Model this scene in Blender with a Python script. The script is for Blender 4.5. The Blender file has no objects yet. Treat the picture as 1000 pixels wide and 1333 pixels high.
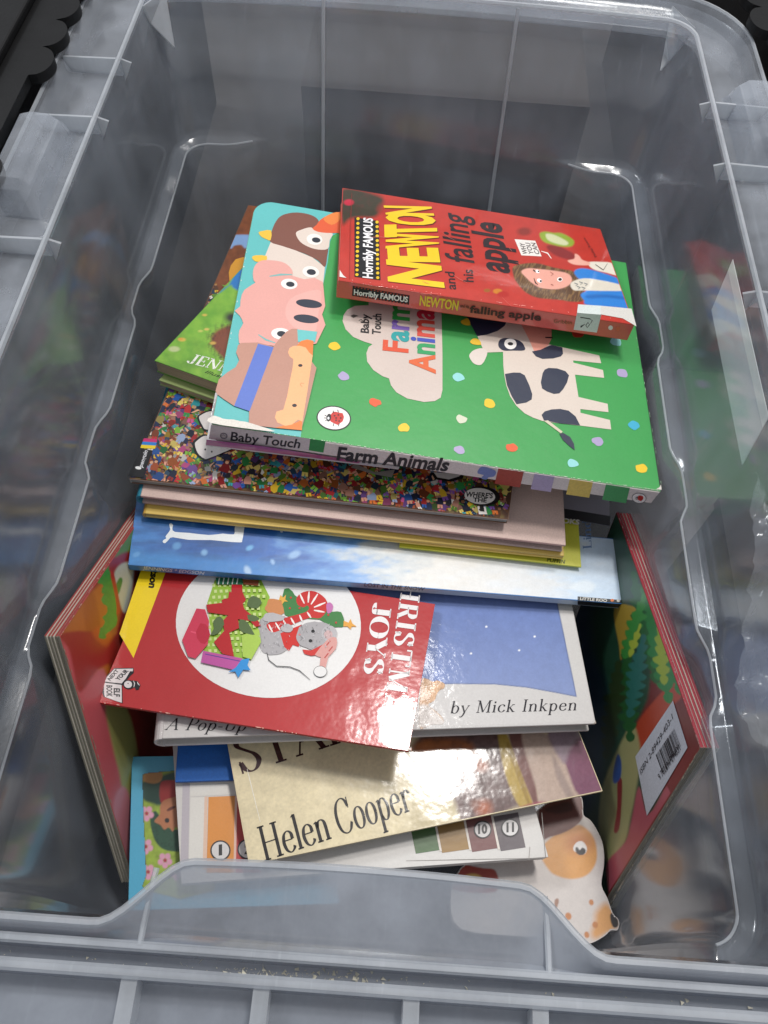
import bpy, bmesh, math, random
import numpy as np
from mathutils import Vector, Matrix
from mathutils.geometry import tessellate_polygon
random.seed(7); rng = np.random.default_rng(7)
S = bpy.context.scene
COL = S.collection
# ------------------------------------------------------------------ camera
RIM = 0.315                      # height of the tub's rim above the floor
F = 1040.0                       # focal length in pixels of a 1000 x 1333 picture
PITCH, ROLL = math.radians(59.5), math.radians(4.2)
fwd = np.array([0, math.cos(PITCH), -math.sin(PITCH)])
rgt0 = np.array([1., 0, 0]); up0 = np.cross(rgt0, fwd)
rgt = math.cos(ROLL)*rgt0 + math.sin(ROLL)*up0
upv = -math.sin(ROLL)*rgt0 + math.cos(ROLL)*up0
CAM = np.array([0, 0, RIM + 0.307])
RC = np.array([rgt, upv, fwd])
cd = bpy.data.cameras.new('camera'); cam = bpy.data.objects.new('camera', cd); COL.objects.link(cam)
cd.sensor_fit = 'VERTICAL'; cd.sensor_height = 24.0; cd.lens = F/1333*24.0
cd.clip_start = 0.01; cd.clip_end = 50
m = Matrix.Identity(4)
for i in range(3):
    m[i][0], m[i][1], m[i][2], m[i][3] = rgt[i], upv[i], -fwd[i], CAM[i]
cam.matrix_world = m
S.camera = cam
# ------------------------------------------------------------------ world, lamps, exposure
w = bpy.data.worlds.new('World'); S.world = w; w.use_nodes = True
bg = w.node_tree.nodes['Background']; bg.inputs[0].default_value = (0.93, 0.95, 1.0, 1); bg.inputs[1].default_value = 0.46
def lamp(name, loc, aim, sx, sy, power, color=(1, 1, 1)):
    l = bpy.data.lights.new(name, 'AREA'); l.shape = 'RECTANGLE'; l.size = sx; l.size_y = sy; l.energy = power; l.color = color
    o = bpy.data.objects.new(name, l); COL.objects.link(o); o.location = loc
    o.rotation_euler = (Vector(aim) - Vector(loc)).to_track_quat('-Z', 'Y').to_euler()
    return o
lamp('ceiling_panel_lamp', (0.46, 0.72, 2.10), (0.02, 0.15, 0.15), 0.24, 0.20, 13, (1.0, 0.97, 0.93))
lamp('second_ceiling_lamp', (0.32, 1.08, 2.15), (0.02, 0.15, 0.15), 0.22, 0.18, 12, (1.0, 0.98, 0.95))
lamp('far_ceiling_lamp', (-1.6, 1.2, 2.3), (0, 0.2, 0.2), 0.6, 0.4, 22, (0.92, 0.96, 1.0))
S.view_settings.view_transform = 'Standard'; S.view_settings.look = 'None'
S.view_settings.exposure = 0.22; S.view_settings.gamma = 1.0
S.render.engine = 'CYCLES'
S.cycles.max_bounces = 10; S.cycles.transparent_max_bounces = 40; S.cycles.transmission_bounces = 8
S.cycles.caustics_reflective = False; S.cycles.caustics_refractive = False
# ------------------------------------------------------------------ projection helpers
def px_of(P):                    # world points (n,3) -> photo pixels
    q = (P - CAM) @ RC.T
    return 500 + F*q[:, 0]/q[:, 2], 666.5 - F*q[:, 1]/q[:, 2]
def ray(x, y):
    return RC.T @ np.array([(x-500)/F, -(y-666.5)/F, 1.0])
def at(x, y, z):                 # point at height z (relative to the rim)
    d = ray(x, y); t = (RIM + z - CAM[2])/d[2]; return CAM + t*d
def z(ox, oy, s, pts):           # pixels of an enlarged crop -> photo pixels
    return [(ox + a/s, oy + b/s) for a, b in pts]
def lin(c):
    if isinstance(c, str): c = tuple(int(c[i:i+2], 16) for i in (1, 3, 5))
    c = np.asarray(c, float)/255
    return np.where(c <= .04045, c/12.92, ((c+.055)/1.055)**2.4)
# ------------------------------------------------------------------ noise
_L = rng.random((8, 64, 64))
def vn(X, Y, seed=0):
    xi = np.floor(X).astype(int); yi = np.floor(Y).astype(int); fx = X-xi; fy = Y-yi
    fx = fx*fx*(3-2*fx); fy = fy*fy*(3-2*fy); T = _L[seed % 8]
    a = T[xi % 64, yi % 64]; b = T[(xi+1) % 64, yi % 64]; c = T[xi % 64, (yi+1) % 64]; d = T[(xi+1) % 64, (yi+1) % 64]
    return (a*(1-fx)+b*fx)*(1-fy) + (c*(1-fx)+d*fx)*fy
def fbm(X, Y, sc=10., seed=0, o=4):
    r = 0; a = .5; X = X/sc; Y = Y/sc
    for i in range(o): r = r + a*vn(X*2**i+7*i, Y*2**i+3*i, seed+i); a *= .5
    return r/(1-.5**o)
# ------------------------------------------------------------------ materials
def nodes(name):
    mt = bpy.data.materials.new(name); mt.use_nodes = True; nt = mt.node_tree
    return mt, nt, nt.nodes['Principled BSDF'], nt.nodes, nt.links
def bump(nt, scale, strength, dist=0.001, detail=3, prev=None, vec=None):
    n = nt.nodes.new('ShaderNodeTexNoise'); n.inputs['Scale'].default_value = scale; n.inputs['Detail'].default_value = detail
    if vec is None:
        tc = nt.nodes.new('ShaderNodeTexCoord'); vec = tc.outputs['Object']
    nt.links.new(vec, n.inputs['Vector'])
    b = nt.nodes.new('ShaderNodeBump'); b.inputs['Strength'].default_value = strength; b.inputs['Distance'].default_value = dist
    nt.links.new(n.outputs[0], b.inputs['Height'])
    if prev: nt.links.new(prev.outputs[0], b.inputs['Normal'])
    return b
def print_mat(name, rough, coat=0., bumps=((60, .3, .0006),), grain=.06, spec=.5, coat_rough=.08):
    mt, nt, p, N, L = nodes(name)
    at_ = N.new('ShaderNodeAttribute'); at_.attribute_name = 'Col'
    tc = N.new('ShaderNodeTexCoord')
    ns = N.new('ShaderNodeTexNoise'); ns.inputs['Scale'].default_value = 900; ns.inputs['Detail'].default_value = 2
    L.new(tc.outputs['Object'], ns.inputs['Vector'])
    ns2 = N.new('ShaderNodeTexNoise'); ns2.inputs['Scale'].default_value = 25; ns2.inputs['Detail'].default_value = 5
    L.new(tc.outputs['Object'], ns2.inputs['Vector'])
    ad = N.new('ShaderNodeMath'); ad.operation = 'ADD'; L.new(ns.outputs[0], ad.inputs[0]); L.new(ns2.outputs[0], ad.inputs[1])
    mr = N.new('ShaderNodeMapRange'); mr.inputs[1].default_value = .6; mr.inputs[2].default_value = 1.4
    mr.inputs[3].default_value = 1-grain; mr.inputs[4].default_value = 1+grain; L.new(ad.outputs[0], mr.inputs[0])
    vm = N.new('ShaderNodeVectorMath'); vm.operation = 'SCALE'; L.new(at_.outputs['Color'], vm.inputs[0]); L.new(mr.outputs[0], vm.inputs['Scale'])
    L.new(vm.outputs[0], p.inputs['Base Color'])
    p.inputs['Roughness'].default_value = rough; p.inputs['Specular IOR Level'].default_value = spec
    p.inputs['Coat Weight'].default_value = coat; p.inputs['Coat Roughness'].default_value = coat_rough
    b = None
    for sc, st, di in bumps: b = bump(nt, sc, st, di, 3, b, tc.outputs['Object'])
    L.new(b.outputs[0], p.inputs['Normal']); L.new(b.outputs[0], p.inputs['Coat Normal'])
    return mt
GLOSS = print_mat('glossy_laminated_print', .35, 1., ((8, .3, .003), (90, .3, .00025), (330, .2, .0001)), coat_rough=.07, spec=.15)
CRINK = print_mat('crinkled_glossy_print', .4, .85, ((7, .3, .004), (50, .5, .0007), (190, .3, .0001)), coat_rough=.12, spec=.15)
SATIN = print_mat('satin_board_print', .42, .25, ((20, .3, .002), (300, .15, .0003)), coat_rough=.3)
MATT = print_mat('matt_print', .6, 0., ((30, .3, .001), (400, .3, .0003)), grain=.16)
SOFTGLOSS = print_mat('soft_gloss_print', .45, .16, ((8, .3, .003), (70, .4, .0007), (230, .3, .0003)), coat_rough=.1, spec=.1)
def paper_mat():
    mt, nt, p, N, L = nodes('page_edges')
    tc = N.new('ShaderNodeTexCoord'); mp = N.new('ShaderNodeMapping'); mp.inputs['Scale'].default_value = (14, 14, 5200)
    L.new(tc.outputs['Object'], mp.inputs[0])
    n = N.new('ShaderNodeTexNoise'); n.inputs['Scale'].default_value = 1; n.inputs['Detail'].default_value = 2; L.new(mp.outputs[0], n.inputs[0])
    at_ = N.new('ShaderNodeAttribute'); at_.attribute_name = 'Col'
    mr = N.new('ShaderNodeMapRange'); mr.inputs[1].default_value = .35; mr.inputs[2].default_value = .65; mr.inputs[3].default_value = .62; mr.inputs[4].default_value = 1.05
    L.new(n.outputs[0], mr.inputs[0])
    vm = N.new('ShaderNodeVectorMath'); vm.operation = 'SCALE'; L.new(at_.outputs['Color'], vm.inputs[0]); L.new(mr.outputs[0], vm.inputs['Scale'])
    L.new(vm.outputs[0], p.inputs['Base Color']); p.inputs['Roughness'].default_value = .8
    b = N.new('ShaderNodeBump'); b.inputs['Strength'].default_value = .5; b.inputs['Distance'].default_value = .0003
    L.new(n.outputs[0], b.inputs['Height']); L.new(b.outputs[0], p.inputs['Normal'])
    return mt
PAPER = paper_mat()
def plastic(name, milk, tint=(.80, .86, .92), rough=.10, clear=.93, scuff=1.0, bumpst=.25):
    mt = bpy.data.materials.new(name); mt.use_nodes = True; nt = mt.node_tree; N = nt.nodes; L = nt.links
    N.clear(); out = N.new('ShaderNodeOutputMaterial')
    tc = N.new('ShaderNodeTexCoord')
    tr = N.new('ShaderNodeBsdfTransparent'); tr.inputs[0].default_value = (clear*.97, clear*.985, clear, 1)
    df = N.new('ShaderNodeBsdfDiffuse'); df.inputs[0].default_value = (*tint, 1)
    tl = N.new('ShaderNodeBsdfTranslucent'); tl.inputs[0].default_value = (*tint, 1)
    m1 = N.new('ShaderNodeMixShader'); m1.inputs[0].default_value = .4; L.new(df.outputs[0], m1.inputs[1]); L.new(tl.outputs[0], m1.inputs[2])
    ns = N.new('ShaderNodeTexNoise'); ns.inputs['Scale'].default_value = 9; ns.inputs['Detail'].default_value = 6; ns.inputs['Roughness'].default_value = .65
    L.new(tc.outputs['Object'], ns.inputs[0])
    mp = N.new('ShaderNodeMapping'); mp.inputs['Rotation'].default_value = (.4, .7, .2); mp.inputs['Scale'].default_value = (400, 14, 60)
    L.new(tc.outputs['Object'], mp.inputs[0])
    sc = N.new('ShaderNodeTexNoise'); sc.inputs['Scale'].default_value = 1; sc.inputs['Detail'].default_value = 3; L.new(mp.outputs[0], sc.inputs[0])
    r1 = N.new('ShaderNodeMapRange'); r1.inputs[1].default_value = .38; r1.inputs[2].default_value = .62; r1.inputs[3].default_value = milk*(1-.36*scuff); r1.inputs[4].default_value = milk*(1+.5*scuff)
    mv = N.new('ShaderNodeMapping'); mv.inputs['Scale'].default_value = (26, 26, 2.2); L.new(tc.outputs['Object'], mv.inputs[0])
    nv = N.new('ShaderNodeTexNoise'); nv.inputs['Scale'].default_value = 1; nv.inputs['Detail'].default_value = 5; nv.inputs['Roughness'].default_value = .6; L.new(mv.outputs[0], nv.inputs[0])
    mxn = N.new('ShaderNodeMix'); mxn.inputs[0].default_value = .5; L.new(ns.outputs[0], mxn.inputs[2]); L.new(nv.outputs[0], mxn.inputs[3])
    L.new(mxn.outputs[0], r1.inputs[0])
    r2 = N.new('ShaderNodeMapRange'); r2.inputs[1].default_value = .60; r2.inputs[2].default_value = .82; r2.inputs[3].default_value = 0; r2.inputs[4].default_value = .09*scuff
    L.new(sc.outputs[0], r2.inputs[0])
    ad = N.new('ShaderNodeMath'); ad.operation = 'ADD'; ad.use_clamp = True; L.new(r1.outputs[0], ad.inputs[0]); L.new(r2.outputs[0], ad.inputs[1])
    m2 = N.new('ShaderNodeMixShader'); L.new(ad.outputs[0], m2.inputs[0]); L.new(tr.outputs[0], m2.inputs[1]); L.new(m1.outputs[0], m2.inputs[2])
    gl = N.new('ShaderNodeBsdfGlossy'); gl.inputs['Roughness'].default_value = rough; gl.inputs[0].default_value = (1, 1, 1, 1)
    b = bump(nt, 22, bumpst, .002, 2, None, tc.outputs['Object']); b2 = bump(nt, 500, .12, .0002, 2, b, tc.outputs['Object'])
    L.new(b2.outputs[0], gl.inputs['Normal'])
    lw = N.new('ShaderNodeLayerWeight'); lw.inputs[0].default_value = .5; L.new(b.outputs[0], lw.inputs['Normal'])
    pw = N.new('ShaderNodeMath'); pw.operation = 'POWER'; pw.inputs[1].default_value = 4.4; L.new(lw.outputs['Facing'], pw.inputs[0])
    fr = N.new('ShaderNodeMapRange'); fr.inputs[3].default_value = .042; fr.inputs[4].default_value = .9; L.new(pw.outputs[0], fr.inputs[0])
    m3 = N.new('ShaderNodeMixShader'); L.new(fr.outputs[0], m3.inputs[0]); L.new(m2.outputs[0], m3.inputs[1]); L.new(gl.outputs[0], m3.inputs[2])
    L.new(m3.outputs[0], out.inputs[0])
    return mt
TUB = plastic('clear_polypropylene', .15, (.68, .74, .84), .12, bumpst=.06)
TUBRIM = plastic('milky_polypropylene_rim', .23, (.64, .68, .75), .15, scuff=1.2)
TUBLIP = plastic('cloudy_polypropylene_lip', .74, (.37, .40, .455), .2, scuff=.8)
BEAD = plastic('thick_polypropylene_edge', .40, (.74, .77, .81), .42, .9, .8)
def plain(name, col, rough=.6, nscale=40, amt=.25, bst=.3, bd=.001, spec=.5):
    mt, nt, p, N, L = nodes(name)
    tc = N.new('ShaderNodeTexCoord'); n = N.new('ShaderNodeTexNoise'); n.inputs['Scale'].default_value = nscale; n.inputs['Detail'].default_value = 6
    L.new(tc.outputs['Object'], n.inputs[0])
    cr = N.new('ShaderNodeValToRGB'); c = np.array(col)
    cr.color_ramp.elements[0].position = .3; cr.color_ramp.elements[1].position = .7
    cr.color_ramp.elements[0].color = (*(c*(1-amt)), 1); cr.color_ramp.elements[1].color = (*(c*(1+amt)), 1)
    L.new(n.outputs[0], cr.inputs[0]); L.new(cr.outputs[0], p.inputs['Base Color'])
    p.inputs['Roughness'].default_value = rough; p.inputs['Specular IOR Level'].default_value = spec
    b = bump(nt, nscale*6, bst, bd, 3, None, tc.outputs['Object']); L.new(b.outputs[0], p.inputs['Normal'])
    return mt
BLACK = plain('black_crate_plastic', (.004, .004, .0045), .55, 60, .3, .3, .0006, .22)
FLOOR = plain('dark_floor', (.045, .038, .034), .6, 14, .35)
CARD = plain('brown_cardboard', (.03, .023, .019), .8, 6, .4)
# ------------------------------------------------------------------ mesh builder with a colour per face
class MB:
    def __init__(s): s.v = []; s.f = []; s.c = []; s.lay = 0
    def face(s, pts, col):
        i = len(s.v); s.v += [tuple(p) for p in pts]; s.f.append(tuple(range(i, i+len(pts)))); s.c.append(col)
    def box(s, x0, x1, y0, y1, z0, z1, col, cols=None, k=0.):
        P = [(x + k*y, y, zz) for zz in (z0, z1) for y in (y0, y1) for x in (x0, x1)]
        q = dict(b=(0, 2, 3, 1), t=(4, 5, 7, 6), f=(0, 1, 5, 4), k=(2, 6, 7, 3), l=(0, 4, 6, 2), r=(1, 3, 7, 5))
        i = len(s.v); s.v += P
        for n_, ff in q.items():
            s.f.append(tuple(i+j for j in ff)); s.c.append((cols or {}).get(n_, col))
    def prism(s, poly, z0, z1, top, side, bot=None):
        n = len(poly); i = len(s.v)
        s.v += [(x, y, z0) for x, y in poly] + [(x, y, z1) for x, y in poly]
        for j in range(n): s.f.append((i+j, i+(j+1) % n, i+n+(j+1) % n, i+n+j)); s.c.append(side)
        for t in tessellate_polygon([[Vector((x, y, 0)) for x, y in poly]]):
            a, b, c = t
            ar = (poly[b][0]-poly[a][0])*(poly[c][1]-poly[a][1])-(poly[b][1]-poly[a][1])*(poly[c][0]-poly[a][0])
            if ar < 0: b, c = c, b
            s.f.append((i+n+a, i+n+b, i+n+c)); s.c.append(top); s.f.append((i+c, i+b, i+a)); s.c.append(bot or side)
    def build(s, name, mat, parent=None, bevel=0, smooth=False):
        me = bpy.data.meshes.new(name); me.from_pydata([tuple(map(float, v)) for v in s.v], [], s.f); me.update()
        a = me.color_attributes.new('Col', 'FLOAT_COLOR', 'CORNER')
        tot = np.array([len(f) for f in s.f]); cc = np.array([list(c)+[1.] for c in s.c], dtype=np.float32)
        a.data.foreach_set('color', np.repeat(cc, tot, axis=0).ravel())
        me.materials.append(mat)
        if bevel:
            bm = bmesh.new(); bm.from_mesh(me)
            bmesh.ops.remove_doubles(bm, verts=bm.verts, dist=1e-6)
            bmesh.ops.bevel(bm, geom=bm.edges[:], offset=bevel, segments=2, affect='EDGES', profile=.5)
            bm.to_mesh(me); bm.free()
        if smooth:
            for p in me.polygons: p.use_smooth = True
        o = bpy.data.objects.new(name, me); COL.objects.link(o)
        if parent: o.parent = parent
        return o
def thing(name, label, cat, group=None, mw=None):
    o = bpy.data.objects.new(name, None); COL.objects.link(o); o.empty_display_size = .02
    o['label'] = label; o['category'] = cat
    if group: o['group'] = group
    if mw is not None: o.matrix_world = mw
    return o
def smooth(pts, n=5):
    P = np.array(pts, float); m_ = len(P); r = []
    for i in range(m_):
        a, b, c, d = P[(i-1) % m_], P[i], P[(i+1) % m_], P[(i+2) % m_]
        for j in range(n):
            t = j/n; r.append(tuple(.5*((2*b)+(-a+c)*t+(2*a-5*b+4*c-d)*t*t+(-a+3*b-3*c+d)*t**3)))
    return r
def ell(cx, cy, rx, ry, rot=0, n=28):
    c, s = math.cos(math.radians(rot)), math.sin(math.radians(rot))
    return [(cx+rx*math.cos(t)*c-ry*math.sin(t)*s, cy+rx*math.cos(t)*s+ry*math.sin(t)*c) for t in [2*math.pi*i/n for i in range(n)]]
def wobble(pts, amp, seed=0):
    r = random.Random(seed); return [(x+r.uniform(-amp, amp), y+r.uniform(-amp, amp)) for x, y in pts]
# ------------------------------------------------------------------ planes that carry print
class Plane:
    """a flat face of a thing: local origin, axes and normal, inside the thing's frame M"""
    def __init__(s, M, o, ex, ey, n):
        s.M = np.array(M); s.o = np.array(o, float); s.ex = np.array(ex, float); s.ey = np.array(ey, float); s.n = np.array(n, float)
        R = s.M[:3, :3]; T = s.M[:3, 3]
        s.W = (R @ s.o) + T; s.wx = R @ s.ex; s.wy = R @ s.ey; s.wn = R @ s.n; s.R = R; s.T = T
    def uv(s, x, y):
        d = ray(x, y); t = ((s.W-CAM) @ s.wn)/(d @ s.wn); P = CAM + t*d - s.W
        return np.array([P @ s.wx, P @ s.wy])
    def loc(s, u, v, h): return s.o + u*s.ex + v*s.ey + h*s.n
    def px(s, U, V):
        P = s.W + np.outer(U, s.wx) + np.outer(V, s.wy); return px_of(P)
GC = {}
def glyph_tris(txt, bold=0., shear=0.):
    key = (txt, bold, shear)
    if key in GC: return GC[key]
    cu = bpy.data.curves.new('t', 'FONT'); cu.body = txt; cu.offset = bold; cu.shear = shear; cu.resolution_u = 3; cu.fill_mode = 'FRONT'
    ob = bpy.data.objects.new('t', cu)
    me = ob.to_mesh(); V = np.array([v.co[:2] for v in me.vertices]) if len(me.vertices) else np.zeros((0, 2))
    T = [tuple(p.vertices) for p in me.polygons]; ob.to_mesh_clear(); bpy.data.objects.remove(ob); bpy.data.curves.remove(cu)
    GC[key] = (V, T); return GC[key]
CAPH = None
class Art:
    def __init__(s, plane, base=.00012, step=.000012):
        s.p = plane; s.mb = MB(); s.h = base; s.step = step; s.cl = None
    def _tri(s, uvs, tris, col, own=True):
        h = s.h
        if own: s.h += s.step
        i = len(s.mb.v); s.mb.v += [tuple(s.p.loc(u, v, h)) for u, v in uvs]
        for t in tris:
            a, b, c = [uvs[j] for j in t[:3]]
            ar = (b[0]-a[0])*(c[1]-a[1])-(b[1]-a[1])*(c[0]-a[0])
            f = tuple(i+j for j in t)
            s.mb.f.append(f if ar > 0 else f[::-1]); s.mb.c.append(col)
    def poly(s, pts, col, sm=0, own=True):
        if sm: pts = smooth(pts, sm)
        uv = [tuple(s.p.uv(*q)) for q in pts]; s.luv(uv, col, own)
    def luv(s, uv, col, own=True):
        T = [t for t in tessellate_polygon([[Vector((a, b, 0)) for a, b in uv]])]
        s._tri(uv, T, lin(col), own)
    def ell(s, cx, cy, rx, ry, col, rot=0, n=28): s.poly(ell(cx, cy, rx, ry, rot, n), col)
    def line(s, pts, wd, col):     # stroke in pixels
        P = np.array(pts, float); n = len(P); L = []; R_ = []
        for i in range(n):
            d = P[min(i+1, n-1)]-P[max(i-1, 0)]; d /= max(1e-9, np.hypot(*d)); nn = np.array([-d[1], d[0]])*wd/2
            if i in (0, n-1) and n > 2: nn = nn*.5
            L.append(tuple(P[i]+nn)); R_.append(tuple(P[i]-nn))
        s.poly(L+R_[::-1], col)
    def text(s, txt, a, b, c, col, bold=0.02, shear=0., serif=None, own=True):
        """a,b: ends of the baseline, c: top of a capital above a (photo pixels); a colour or one per letter"""
        A, B, C_ = s.p.uv(*a), s.p.uv(*b), s.p.uv(*c)
        if serif is not None: V, T, x0, x1, ch = serif_run(txt, **serif)
        else:
            V, T = glyph_tris(txt, bold, shear); H = glyph_tris('H', 0, 0)[0]; ch = H[:, 1].max()
            if not len(V): return
            x0, x1 = V[:, 0].min(), V[:, 0].max()
        eu = (B-A)/(x1-x0); ev = (C_-A)/ch
        uv = [tuple(A+(x-x0)*eu+y*ev) for x, y in V]
        if isinstance(col, list):
            # one colour per letter, split where the letters start
            cuts = []; adv = 0
            for k in range(1, len(txt)+1):
                v_ = glyph_tris(txt[:k], bold, shear)[0]; cuts.append(v_[:, 0].max())
            for k, cc in enumerate(col):
                lo = cuts[k-1]+1e-4 if k else -9
                tt = [t for t in T if lo < np.mean([V[j, 0] for j in t]) <= cuts[k]+1e-3]
                i = len(s.mb.v); s.mb.v += [tuple(s.p.loc(u, v, s.h)) for u, v in uv]
                for t in tt:
                    f = tuple(i+j for j in t); s.mb.f.append(f); s.mb.c.append(lin(cc))
            s.h += s.step
        else: s._tri(uv, T, lin(col), own)
    def build(s, name, mat, parent): return s.mb.build(name, mat, parent)
# ------------------------------------------------------------------ a small high contrast roman alphabet, drawn as strokes
def stroke(pts, thick, thin, curve=True, n=8, fixed=None):
    P = np.array(pts, float)
    if curve and len(P) > 2:
        Q = []
        ext = np.vstack([2*P[0]-P[1], P, 2*P[-1]-P[-2]])
        for i in range(1, len(ext)-2):
            a, b, c, d = ext[i-1:i+3]
            for j in range(n):
                t = j/n; Q.append(.5*((2*b)+(-a+c)*t+(2*a-5*b+4*c-d)*t*t+(-a+3*b-3*c+d)*t**3))
        Q.append(P[-1]); P = np.array(Q)
    V = []; T = []
    for i in range(len(P)):
        d = P[min(i+1, len(P)-1)]-P[max(i-1, 0)]; L = max(1e-9, np.hypot(*d)); d = d/L
        w_ = fixed if fixed else thin+(thick-thin)*abs(d[1])**2.2
        nn = np.array([-d[1], d[0]])*w_/2; V += [P[i]+nn, P[i]-nn]
        if i: k = 2*i; T += [(k-2, k-1, k+1), (k-2, k+1, k)]
    return V, T
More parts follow.
